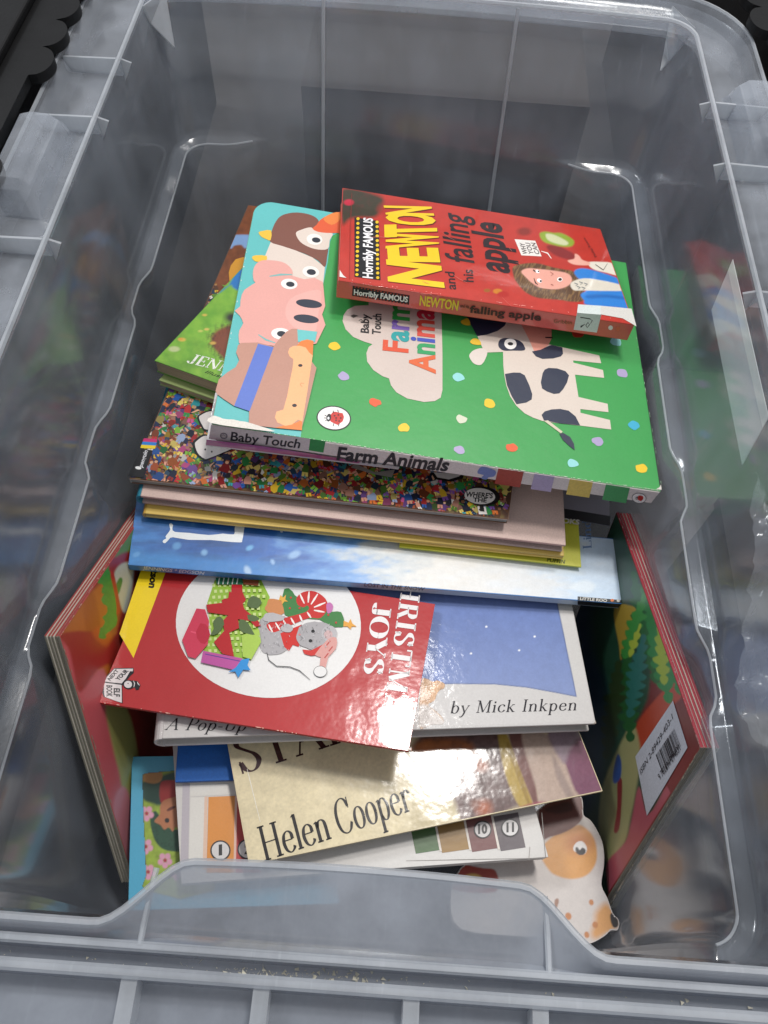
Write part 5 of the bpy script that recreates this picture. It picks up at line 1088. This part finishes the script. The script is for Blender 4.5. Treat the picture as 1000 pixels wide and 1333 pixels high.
# ---- white hardback with a blue sky and a bear
I1 = lambda p: z(540, 780, 3.846, p); I2 = lambda p: z(160, 920, 5, p)
B = Book('inkpen', 'hardback_book', 'white hardback with pale blue night sky and italic author line, under the red book', '#cdc9c6', SOFTGLOSS, kind='hard', spine_col='#cfcac8', page='#b4aca4', side='#b9b2ae')
def pic(X, Y, U, V_):
    pl = I1([(-600, -160), (690, -160), (715, 20), (812, 490), (700, 468), (560, 443), (400, 427), (200, 425), (0, 430), (-600, 300)])
    d = dist(X, Y, pl); n_ = fbm(X, Y, 7, 3); rgb = lin('#6d80b4')*(.9+.2*n_[:, None])
    t = np.clip((Y-790)/110, 0, 1)[:, None]; rgb = rgb*(1-.35*t)+lin('#aab4d4')*.35*t
    e = np.exp(-(d/1.2)**2)[:, None]*.7; rgb = rgb*(1-e)+lin('#4a5674')*e
    for x, y in ((358, 138), (600, 187), (523, 256), (282, 272)): q = I1([(x, y)])[0]; rgb = blob(rgb, X, Y, q[0], q[1], 1.8, 1.6, '#f2f2f2', .4)
    m_ = np.clip(d/.8+.5, 0, 1)[:, None]; rgb = rgb*m_+lin('#cdc9c6')*(1-m_)
    return rgb, None
paint(B.top, 'sky_picture', SOFTGLOSS, B.cover, .10, B.w-.0015, .0015, .10, pic, .0005, k=B.k)
def pic(X, Y, U, V_):
    pl = smooth(I1([(20, 640), (30, 420), (55, 395), (90, 410), (115, 405), (148, 420), (150, 445), (125, 460), (112, 480), (100, 510), (70, 530), (110, 560), (145, 600), (140, 628), (80, 632)]), 4)
    d = dist(X, Y, pl); n_ = fbm(X, Y, 3, 3); rgb = lin('#d9b08c')*(.85+.3*n_[:, None])
    rgb = ov(rgb, X, Y, I1([(20, 540), (70, 535), (140, 600), (140, 632), (20, 640)]), '#d8d0ca', 4); e = np.exp(-(d/1.)**2)[:, None]*.6; rgb = rgb*(1-e)+lin('#6a5040')*e
    st = np.clip((vn(X/1.1, Y/2.2, 5)-.6)*4, 0, 1)[:, None]*.4; rgb = rgb*(1-st)+lin('#7a6a60')*st
    return rgb, (d > 0).astype(float)
q0 = B.top.uv(*I1([(10, 640)])[0]); q1 = B.top.uv(*I1([(160, 380)])[0])
paint(B.top, 'bear_picture', SOFTGLOSS, B.cover, q0[0]-.005, q1[0]+.005, q0[1]-.003, q1[1]+.004, pic, .0004, h=.00012)
corner(B, B.top, 776, 942, (-1, .06), (-.25, -1), 4, '#a89c90')
a = B.art(base=.0002); a.text('by Mick Inkpen', *I1([(180, 572), (812, 556), (176, 512)]), '#2c2a30', serif=dict(V=.11, H=.04, shear=.22, track=.05)); a.build('author_lettering', SOFTGLOSS, B.cover)
a = B.art(base=.0002); a.text('A Pop-Up', *I2([(272, 150), (800, 158), (290, 74)]), '#26242a', serif=dict(V=.11, H=.04, shear=.2, track=.04)); a.build('small_lettering', GLOSS, B.cover)

# ---- parchment coloured paperback
C1 = lambda p: z(300, 940, 3.846, p); C2 = lambda p: z(540, 940, 3.571, p)
B = Book('cooper', 'paperback_book', 'glossy parchment coloured paperback by Helen Cooper, lying askew above the numbered book', '#dccda8', CRINK, spine_side='k', ct=.0006, side='#c9a8a0', page='#c9bfae')
def pic(X, Y, U, V_):
    n_ = fbm(X, Y, 16, 2); n2 = fbm(X, Y, 2.5, 4); rgb = lin('#dccda8')*(.86+.22*n_[:, None])*(.95+.1*n2[:, None])
    rgb = ov(rgb, X, Y, C2([(20, 60), (400, 40), (500, 380), (470, 400), (220, 520), (200, 440), (160, 340), (20, 300)]), '#6a5350', 10)
    rgb = ov(rgb, X, Y, C2([(10, 90), (240, 85), (270, 160), (130, 190), (10, 190)]), '#9c5a30', 8, .9)
    m_ = np.clip((vn(X/5, Y/6, 3)-.4)*2, 0, 1)*inside(X, Y, C2([(20, 60), (400, 40), (500, 380), (220, 520), (20, 300)])); rgb = rgb*(1-.35*m_[:, None])+lin('#40302c')*.35*m_[:, None]
    for x, y, r_, c_ in ((310, 200, 13, '#9c5434'), (320, 400, 16, '#a8552c'), (280, 380, 9, '#7c4a38'), (60, 120, 14, '#a86234')): q = C2([(x, y)])[0]; rgb = blob(rgb, X, Y, q[0], q[1], r_, r_, c_, .7, .85)
    rgb = ov(rgb, X, Y, C2([(0, 300), (150, 340), (215, 520), (120, 560), (0, 620)]), '#c4b590', 5)
    rgb = ov(rgb, X, Y, C2([(385, 40), (430, 60), (548, 370), (488, 392), (420, 240)]), '#b09448', 3); rgb = ov(rgb, X, Y, C2([(430, 120), (450, 120), (530, 350), (515, 360)]), '#8a6c2c', 2, .6)
    rgb = ov(rgb, X, Y, C2([(430, 40), (510, 60), (580, 380), (548, 372)]), '#77504a', 3)
    rgb = ov(rgb, X, Y, C2([(495, 40), (620, 60), (700, 200), (775, 350), (600, 405), (560, 290)]), '#b8a192', 4); rgb = ov(rgb, X, Y, C2([(640, 150), (690, 240), (740, 350), (720, 365), (660, 260)]), '#8f7c76', 4, .7)
    rgb = ov(rgb, X, Y, C2([(620, 40), (700, 200), (765, 340), (880, 310), (790, 60)]), '#7c5064', 4); rgb = ov(rgb, X, Y, C2([(620, 40), (770, 40), (720, 130), (690, 190)]), '#94818a', 6)
    rgb = ov(rgb, X, Y, C2([(-60, 640), (0, 615), (190, 525), (480, 400), (590, 370), (600, 408), (200, 570), (-60, 660)]), '#9c4a58', 4, .95)
    rgb *= (.88+.24*fbm(X, Y, 3, 6))[:, None]
    return rgb, None
paint(B.top, 'cover_picture', CRINK, B.cover, .0006, B.w-.0006, .0006, .13, pic, .0006, k=B.k)
a = B.art(base=.0002)
a.text('Helen', *C1([(172, 697), (508, 582), (132, 528)]), '#1d1a1c', serif=dict(V=.13, H=.035)); a.text('Cooper', *C1([(545, 570), (920, 438), (505, 398)]), '#1d1a1c', serif=dict(V=.13, H=.035)); a.build('author_lettering', CRINK, B.cover)
a = B.art(base=.0002); a.text('STAR', *C1([(55, 262), (640, 75), (0, 80)]), '#3a1218', serif=dict(V=.13, H=.035)); a.build('title_lettering', CRINK, B.cover)
a = B.art(base=.0003); a.line(C1([(84, 235), (100, 300), (150, 500)]), 1.2, '#e8e2d4'); a.build('crease', MATT, B.cover)

# ---- blue card
B = Book('blueblk', 'notebook', 'plain bright blue card notebook corner, between the white hardback and the parchment book', '#1460b4', MATT, kind='board', side='#0e4c94')
# ---- white framed counting book
B = Book('abc', 'board_book', 'white framed counting book with numbered coloured stripes, under the parchment book', '#cfcbc6', SATIN, kind='board', side='#c2bcb6')
a = B.art()
D1 = I2; D2 = C2
a.poly(D1([(390, 500), (436, 500), (425, 1060), (375, 1060)]), '#b8b0b6'); a.poly(D1([(436, 480), (745, 470), (748, 568), (440, 585)]), '#dcd8d0'); a.poly(D1([(440, 590), (532, 588), (522, 1050), (428, 1052)]), '#dedad2')
a.build('white_frame', SATIN, B.cover)
a = B.art(base=.0002)
a.poly(D1([(532, 586), (552, 584), (545, 1060), (520, 1060)]), '#e2bfa8'); a.poly(D1([(558, 588), (730, 580), (720, 1080), (545, 1080)]), '#dc8c34')
a.poly(D1([(730, 580), (745, 580), (738, 1080), (720, 1080)]), '#e0b8a8'); a.poly(D1([(745, 580), (900, 570), (900, 1080), (736, 1080)]), '#b42c2c')
xs = [(0, 115, '#3f6230'), (122, 250, '#947035'), (262, 380, '#6e3c3a'), (395, 510, '#564b50')]
a.build('stripe_picture', SATIN, B.cover)
for x0, x1, c_ in xs: a = B.art(base=.0002); a.poly(D2([(x0-30, 440), (x1-30, 420), (x1+5, 590-(x1-250)*.03), (x0+5, 612-(x0)*.03)]), c_); a.build('stripe', SATIN, B.cover)
a = B.art(base=.0004)
for i, x in enumerate((118, 256, 388)): a.poly(D2([(x-35, 430), (x-25, 430), (x+8, 604-x*.03), (x-2, 606-x*.03)]), '#d9cfc4')
a.build('stripe_dividers', SATIN, B.cover)
for (cx, cy, s_, t_) in ((*D1([(636, 936)])[0], 13.2, '1'), (*D1([(812, 928)])[0], 13.2, '2'), (*D2([(315, 500)])[0], 11.6, '10'), (*D2([(443, 492)])[0], 11.8, '11')):
    a = B.art(base=.0006); a.ell(cx, cy, s_, s_, '#1c181a'); a.ell(cx, cy, s_*.86, s_*.86, '#d6d2d0')
    hw = s_*(.17 if t_ == '1' else .30 if t_ == '2' else .42 if t_ == '11' else .52); a.text(t_, (cx-hw, cy+s_*.45), (cx+hw, cy+s_*.40), (cx-hw, cy-s_*.5), '#1c181a', .05); a.build('number_disc', SATIN, B.cover)
# raised inner frame lip at the lower right of the counting book
a = B.art(base=.0002); a.line(D2([(-40, 645), (200, 640), (605, 632)]), 1, '#8f8984'); a.line(D2([(608, 630), (590, 420)]), 1, '#8f8984'); a.line(D2([(535, 580), (530, 640)]), .8, '#a39c96'); a.build('frame_lines', MATT, B.cover)
# ---- turquoise bordered board book
_p = list(POSE['frame']); _p[4] = .125; POSE['frame'] = tuple(_p)
B = Book('frame', 'board_book', 'turquoise bordered board book showing an upside down curly haired child among flowers', '#4fa6c6', SATIN, kind='board', side='#3f8fb0')
def pic(X, Y, U, V_):
    pl = smooth(I2([(125, 470), (135, 440), (165, 428), (400, 408), (600, 400), (600, 1200), (150, 1200), (148, 1100), (135, 800)]), 2)
    d = dist(X, Y, pl); n_ = fbm(X, Y, 5, 2); rgb = lin('#8fa63a')*(.7+.6*n_[:, None])
    rgb = ov(rgb, X, Y, I2([(120, 500), (200, 470), (400, 420), (420, 620), (240, 640), (200, 630), (130, 600)]), '#1e4438', 4)
    rgb = ov(rgb, X, Y, I2([(130, 480), (150, 430), (250, 425), (250, 480), (200, 500)]), '#b08048', 2); rgb = ov(rgb, X, Y, I2([(240, 520), (275, 480), (400, 500), (400, 640), (260, 640)]), '#a02424', 2)
    hair = smooth(I2([(180, 720), (215, 680), (270, 760), (330, 800), (420, 790), (420, 930), (340, 942), (260, 925), (210, 870), (185, 790)]), 3)
    rgb = ov(rgb, X, Y, hair, '#1f4a34', 2); rgb = rgb*(1-.3*np.clip((vn(X/2, Y/2, 3)-.5)*3, 0, 1)*inside(X, Y, hair))[:, None]
    rgb = ov(rgb, X, Y, I2([(205, 745), (240, 700), (245, 640), (290, 600), (420, 595), (420, 790), (390, 780), (370, 810), (345, 780), (325, 812), (300, 785), (270, 800), (245, 770)]), '#b0714c', 1.5)
    rgb = blob(rgb, X, Y, *I2([(288, 740)])[0], 3.4, 3.6, '#201818', .2); rgb = blob(rgb, X, Y, *I2([(375, 712)])[0], 3, 3.6, '#201818', .2)
    rgb = ov(rgb, X, Y, I2([(285, 675), (310, 652), (345, 648), (335, 660), (305, 678)]), '#5c2418', 1, 1, 3)
    for x, y in ((155, 695), (150, 910), (275, 1000), (165, 1075), (350, 1080)):
        for k_ in range(5):
            t = 2*math.pi*k_/5+.3; q = I2([(x+30*math.cos(t), y+32*math.sin(t))])[0]; rgb = blob(rgb, X, Y, q[0], q[1], 4.6, 5, '#d99ab4', .4)
        rgb = blob(rgb, X, Y, *I2([(x, y)])[0], 2.6, 2.8, '#a82448', .4)
    e = np.exp(-(d/1.1)**2)[:, None]; rgb = rgb*(1-e)+lin('#1c2a30')*e
    return rgb, (d > 0).astype(float)
paint(B.top, 'child_picture', SATIN, B.cover, .006, .10, .0, B.l-.004, pic, .0005, k=B.k)

# ---- dog shaped board book
K1 = lambda p: z(600, 1020, 4.545, p)
o, yaw, tx, ty, w_, l_, k_, T = POSE['dog']; M = frame(o, yaw, tx, ty, T)
root = thing('shaped_board_book', 'white and tan board book cut in the shape of a smiling spotted dog', 'book', mw=Matrix(M.tolist()))
pl = Plane(M, (0, 0, T), (1, 0, 0), (0, 1, 0), (0, 0, 1))
OUT = smooth(K1([(500, 120), (620, 90), (700, 70), (722, 110), (726, 185), (765, 215), (800, 265), (835, 340), (848, 420), (845, 500), (832, 600), (868, 680), (900, 768), (930, 800), (938, 832), (925, 868), (888, 868), (850, 902), (770, 945), (690, 950), (640, 925), (560, 915), (300, 900), (0, 860), (-60, 700), (0, 500), (300, 300)]), 3)
ouv = [tuple(pl.uv(*p)) for p in OUT]
n_l = 6
for i in range(n_l):
    t = T/n_l; b_ = MB(); sc_ = 1+random.uniform(-.004, .004); c0 = np.mean(ouv, 0)
    b_.prism([tuple(c0+(np.array(p)-c0)*(1 if i == n_l-1 else sc_)) for p in ouv], i*t+.0001, (i+1)*t-(0 if i == n_l-1 else .0001), lin('#c9bfb9'), lin('#b8ada6'))
    o_ = b_.build('front_cover' if i == n_l-1 else ('back_cover' if i == 0 else 'board_page'), SATIN, root)
cov = o_
def pic(X, Y, U, V_):
    d = dist(X, Y, OUT); rgb = np.tile(lin('#c9c0ba'), (len(X), 1))*(.95+.1*fbm(X, Y, 8, 1))[:, None]
    rgb = ov(rgb, X, Y, K1([(-60, 480), (130, 500), (208, 520), (205, 640), (-60, 620)]), '#963020', 2); rgb = blob(rgb, X, Y, *K1([(70, 560)])[0], 14, 7, '#c9a050', .3)
    rgb = ov(rgb, X, Y, K1([(470, 400), (560, 300), (680, 245), (740, 265), (790, 330), (806, 420), (790, 490), (740, 545), (660, 565), (580, 550), (520, 510)]), '#d09450', 3)
    rgb = blob(rgb, X, Y, *K1([(700, 350)])[0], 26, 22, '#b0602c', .9, .8)
    rgb = ov(rgb, X, Y, K1([(480, 100), (700, 60), (726, 120), (720, 200), (680, 250), (610, 290), (530, 315), (470, 320)]), '#6a352c', 2); rgb = ov(rgb, X, Y, K1([(500, 150), (620, 110), (660, 130), (655, 160), (560, 180)]), '#431f1a', 4, .9)
    rgb = ov(rgb, X, Y, K1([(668, 370), (690, 345), (720, 343), (742, 370), (744, 400), (725, 420), (690, 410), (668, 395)]), '#e4dfdc', 1)
    rgb = ov(rgb, X, Y, K1([(678, 380), (692, 378), (704, 395), (718, 378), (740, 395), (728, 420), (700, 422), (682, 408)]), '#241e20', 1, 1, 2)
    rgb = ov(rgb, X, Y, K1([(790, 820), (800, 760), (850, 710), (890, 730), (925, 800), (920, 850), (860, 890), (800, 920), (770, 890)]), '#cf9048', 10, .9)
    for x, y, a_, b2 in ((636, 785, 5.6, 6.8), (772, 703, 4.2, 5.4), (795, 836, 5, 6), (745, 895, 4.4, 6)): q = K1([(x, y)])[0]; rgb = blob(rgb, X, Y, q[0], q[1], a_*.85, b2*.85, '#b8794a', .3, 1, -15)
    rgb = ov(rgb, X, Y, K1([(884, 775), (905, 768), (930, 810), (928, 845), (905, 852), (888, 820)]), '#251c1a', 1.5)
    ln = smooth(K1([(555, 690), (575, 680), (580, 700), (568, 740), (572, 800), (600, 860), (594, 868), (562, 810), (556, 740)]), 2); rgb = ov(rgb, X, Y, ln, '#8c6048', 1.5, .9, 0)
    return rgb, (d > .3).astype(float)
us = np.array(ouv)
paint(pl, 'dog_picture', SATIN, cov, us[:, 0].min(), us[:, 0].max(), us[:, 1].min(), us[:, 1].max(), pic, .0006)

# ---- the two board books standing against the side walls
def leaner(name, label, A, Bx, Cy, wid, hgt, T, sidex, sidey, cover):
    A, Bx, Cy = map(np.array, (A, Bx, Cy)); ex = Bx-A; ex /= np.linalg.norm(ex); ey = Cy-A; ey -= ex*(ey @ ex); ey /= np.linalg.norm(ey); nz = np.cross(ex, ey)
    M = np.eye(4); M[:3, 0] = ex; M[:3, 1] = ey; M[:3, 2] = nz; M[:3, 3] = A-nz*T
    class O: pass
    B = O(); B.M = M; B.w = wid; B.l = hgt; B.T = T; B.k = 0
    B.root = thing(name, label, 'book', mw=Matrix(M.tolist()))
    n_ = 5; t = T/n_
    for i in range(n_):
        b_ = MB(); j = random.uniform(0, .0007); top = i == n_-1
        b_.box(j if not top else 0, wid, j if not top else 0, hgt, i*t+.0002, (i+1)*t-(0 if top else .0002), lin(cover if top else '#d8d0c4'), dict(l=lin(sidex), f=lin(sidey)))
        o_ = b_.build('front_cover' if top else ('back_cover' if i == 0 else 'board_page'), SATIN if top else MATT, B.root, .00035)
    B.cover = o_; B.top = Plane(M, (0, 0, T), (1, 0, 0), (0, 1, 0), (0, 0, 1)); return B
# left: local x runs down the near edge, local y back along the top edge
L1 = lambda p: z(50, 650, 5, p); L2 = lambda p: z(50, 840, 3.92, p)
B = leaner('board_book', 'board book with red edges standing on edge against the left wall, corner up', at(78, 828, -.095), at(172, 1140, -.260), at(190, 665, -.165), .200, .150, .0090, '#96403c', '#8a8474', '#b8504c')
B.leaf = None
def pic(X, Y, U, V_):
    n_ = fbm(X, Y, 9, 2); rgb = np.tile(lin('#8c2c22'), (len(X), 1))*(.85+.3*n_[:, None])
    rgb = ov(rgb, X, Y, L1([(150, 880), (200, 800), (350, 600), (460, 560), (450, 1000), (480, 1200), (300, 1100), (220, 1000)]), '#b0641c', 5); rgb = ov(rgb, X, Y, L1([(290, 660), (350, 590), (400, 780), (420, 1000), (350, 1000), (310, 850)]), '#9c5010', 4, .7)
    rgb = ov(rgb, X, Y, L2([(100, -50), (330, -60), (420, 60), (310, 120), (215, 245), (150, 120)]), '#94241c', 4)
    rgb = ov(rgb, X, Y, L1([(350, 870), (420, 820), (480, 880), (440, 960)]), '#b8501c', 5, .8)
    rgb = ov(rgb, X, Y, L2([(80, -40), (150, 10), (180, 130), (215, 240), (330, 120), (420, 400), (480, 700), (470, 1300), (440, 1180), (300, 760), (160, 200)]), '#c0565c', 4)
    rgb = ov(rgb, X, Y, L2([(345, 300), (450, 320), (510, 560), (520, 800), (440, 760), (410, 640), (380, 520)]), '#9c9a58', 4); rgb = ov(rgb, X, Y, L2([(385, 800), (430, 720), (470, 800), (460, 1100), (400, 960)]), '#c87c84', 4)
    rgb = ov(rgb, X, Y, L1([(480, 360), (620, 180), (700, 100), (640, 400), (560, 380)]), '#5a8c2c', 4, .9); rgb = ov(rgb, X, Y, L1([(500, 380), (600, 340), (640, 420), (560, 480), (480, 470)]), '#8c1c1c', 4)
    rgb = ov(rgb, X, Y, L1([(490, 500), (540, 420), (620, 430), (600, 640), (560, 740), (520, 640)]), '#b8bcae', 3); rgb = ov(rgb, X, Y, L1([(505, 560), (530, 510), (548, 530), (520, 620)]), '#2c7c3c', 1.5); rgb = ov(rgb, X, Y, L1([(465, 485), (490, 480), (525, 650), (530, 730), (505, 740), (490, 600)]), '#a81c20', 1.5)
    fo = smooth(L1([(440, 430), (462, 450), (465, 500), (490, 590), (510, 750), (500, 820), (450, 870), (430, 910), (392, 895), (400, 840), (430, 800), (415, 770), (440, 750), (445, 700), (410, 660), (425, 620), (408, 590), (420, 560), (385, 540), (395, 510), (410, 500), (400, 480)]), 3)
    fo = wobble(fo, 1.2, 3); rgb = ov(rgb, X, Y, fo, '#2c8c34', 1, 1, 0); rgb = rgb*(1+.25*(vn(X/3, Y/3, 5)-.5)*inside(X, Y, fo))[:, None]
    return rgb, None
paint(B.top, 'cover_picture', SATIN, B.cover, .0006, B.w-.001, .0006, B.l-.001, pic, .0009)
wear(B, B.top, [(78, 828), (120, 960), (172, 1140)], 60, 3, '#a89c88', 'worn_edge', 7, MATT); wear(B, B.top, [(78, 828), (130, 748), (190, 665)], 30, 3, '#c9b8a4', 'worn_edge', 8, MATT)
# right
Q1 = lambda p: z(740, 760, 5, p); Q2 = lambda p: z(740, 940, 5, p)
B = leaner('board_book', 'board book with leafy jungle cover and barcode sticker standing against the right wall', at(912, 973, -.104), at(800, 660, -.170), at(795, 1180, -.258), .190, .185, .0110, '#8a8474', '#8c2c36', '#7c2420')
_lr = random.Random(21)
def leafp(cx, cy, L_, ang, wd, nseg=7):
    ca, sa = math.cos(math.radians(ang)), math.sin(math.radians(ang)); a_ = []; b_ = []
    for i in range(nseg):
        t = i/nseg; e = wd*math.sin(math.pi*(t*.85+.1))
        r1, r2 = _lr.uniform(.75, 1.2), _lr.uniform(.75, 1.2); s1, s2 = _lr.uniform(.1, .35), _lr.uniform(.1, .35)
        a_ += [(t*L_, e*.4), (t*L_+L_/nseg*s1, e*r1), (t*L_+L_/nseg*(s1+.45), e*r1*.8)]; b_ += [(t*L_, -e*.4), (t*L_+L_/nseg*s2, -e*r2), (t*L_+L_/nseg*(s2+.45), -e*r2*.8)]
    P_ = a_+[(L_, 0)]+b_[::-1]; P_ = smooth(P_, 2); return [(cx+x*ca-y*sa, cy+x*sa+y*ca) for x, y in P_]
def pic(X, Y, U, V_):
    n_ = fbm(X, Y, 9, 2); rgb = np.tile(lin('#1f4430'), (len(X), 1))*(.7+.6*n_[:, None])
    rgb = ov(rgb, X, Y, Q1([(-60, -300), (130, -100), (150, 400), (240, 700), (180, 1400), (-60, 1400)]), '#1b3a54', 14)
    rgb = ov(rgb, X, Y, Q1([(440, -500), (700, -300), (1000, 900), (900, 1200), (600, 1350), (420, 1000), (540, 600)]), '#6a1c18', 5)
    rgb = ov(rgb, X, Y, Q1([(430, 950), (560, 760), (700, 630), (740, 730), (640, 830), (560, 1000), (470, 1120)]), '#a83c20', 3)
    rgb = ov(rgb, X, Y, Q2([(380, 60), (430, 20), (470, 200), (440, 450), (400, 650), (370, 780), (300, 880), (250, 900), (200, 700), (230, 400)]), '#9c9a68', 4); rgb = ov(rgb, X, Y, Q2([(230, 420), (330, 380), (340, 700), (250, 900), (210, 800)]), '#7c7f58', 6, .6)
    rgb = ov(rgb, X, Y, Q2([(460, 420), (520, 600), (640, 420), (680, 460), (600, 640), (460, 850), (290, 1140), (250, 1000), (260, 900), (370, 780), (410, 640)]), '#a8505c', 3)
    rgb = ov(rgb, X, Y, Q1([(300, 150), (450, 160), (445, 260), (350, 490), (330, 400)]), '#a88c34', 2); rgb = ov(rgb, X, Y, Q1([(430, 200), (450, 190), (400, 400), (350, 485), (345, 470)]), '#8c5a20', 1.5, .9, 2); rgb = blob(rgb, X, Y, *Q1([(408, 370)])[0], 4.5, 10, '#d0b02c', .2)
    for (P_, c_) in ((leafp(*Q1([(420, -80)])[0], 150, 78, 16, 9), '#1c5c28'), (leafp(*Q1([(480, 20)])[0], 150, 70, 15, 9), '#237a34'), (leafp(*Q1([(380, 380)])[0], 130, 88, 17, 10), '#24582a'), (leafp(*Q1([(520, 250)])[0], 110, 75, 12, 7), '#1f7c38'),
                     (leafp(*Q1([(500, 60)])[0], 90, 108, 12, 7), '#3c8c3c'), (leafp(*Q1([(490, 330)])[0], 110, 100, 14, 9), '#2c6a60'), (leafp(*Q1([(590, 270)])[0], 78, 85, 11, 6), '#94a82c'), (leafp(*Q1([(330, 500)])[0], 130, 97, 14, 9), '#2a3c1c'), (leafp(*Q1([(470, 260)])[0], 46, 108, 6, 4), '#a4b43c')):
        rgb = ov(rgb, X, Y, P_, c_, 1.2, 1, 0)
    rgb = ov(rgb, X, Y, Q2([(320, 380), (350, 380), (345, 560), (330, 700), (296, 712), (318, 560)]), '#7c2020', 1.5, 1, 3); rgb = ov(rgb, X, Y, Q2([(290, 340), (320, 210), (345, 260), (340, 360), (300, 400)]), '#2c4c8c', 2)
    rgb = ov(rgb, X, Y, Q2([(640, 410), (780, 175), (850, 150), (670, 470)]), '#701c1c', 1.5, 1, 0)
    return rgb, None
paint(B.top, 'cover_picture', SATIN, B.cover, .001, B.w-.001, .0006, B.l-.001, pic, .0009)
a = Art(B.top, .0004)
a.poly([(877, 912), (896, 973), (843, 1062), (828, 985)], '#b8bcc4'); a.build('barcode_sticker', MATT, B.cover)
a = Art(B.top, .0006)
a.text('ISBN 2-89429-403-1', *Q2([(478, 345), (688, -20), (470, 310)]), '#26242a', .0)
br = random.Random(9); p0 = np.array(Q2([(575, 215)])[0]); p1 = np.array(Q2([(700, 38)])[0]); dn = np.array(Q2([(620, 335)])[0])-p0; t = 0
while t < 1:
    wd = br.choice((.012, .012, .024, .036)); q = p0+(p1-p0)*t; q2 = p0+(p1-p0)*min(1, t+wd); lo = 1.0 if br.random() < .8 else 1.12
    a.poly([tuple(q), tuple(q2), tuple(q2+dn*lo*(1-.05*t)), tuple(q+dn*lo*(1-.05*t))], '#1c1a20'); t += wd+br.choice((.012, .02, .03))
a.text('9 782894 294031', *Q2([(606, 380), (742, 180), (590, 345)]), '#26242a', .0)
a.build('barcode', MATT, B.cover)
wear(B, B.top, [(912, 973), (860, 815), (805, 670)], 60, 3, '#c9a8a0', 'worn_edge', 9, MATT); wear(B, B.top, [(912, 973), (795, 1178)], 60, 3, '#a89c88', 'worn_edge', 10, MATT)
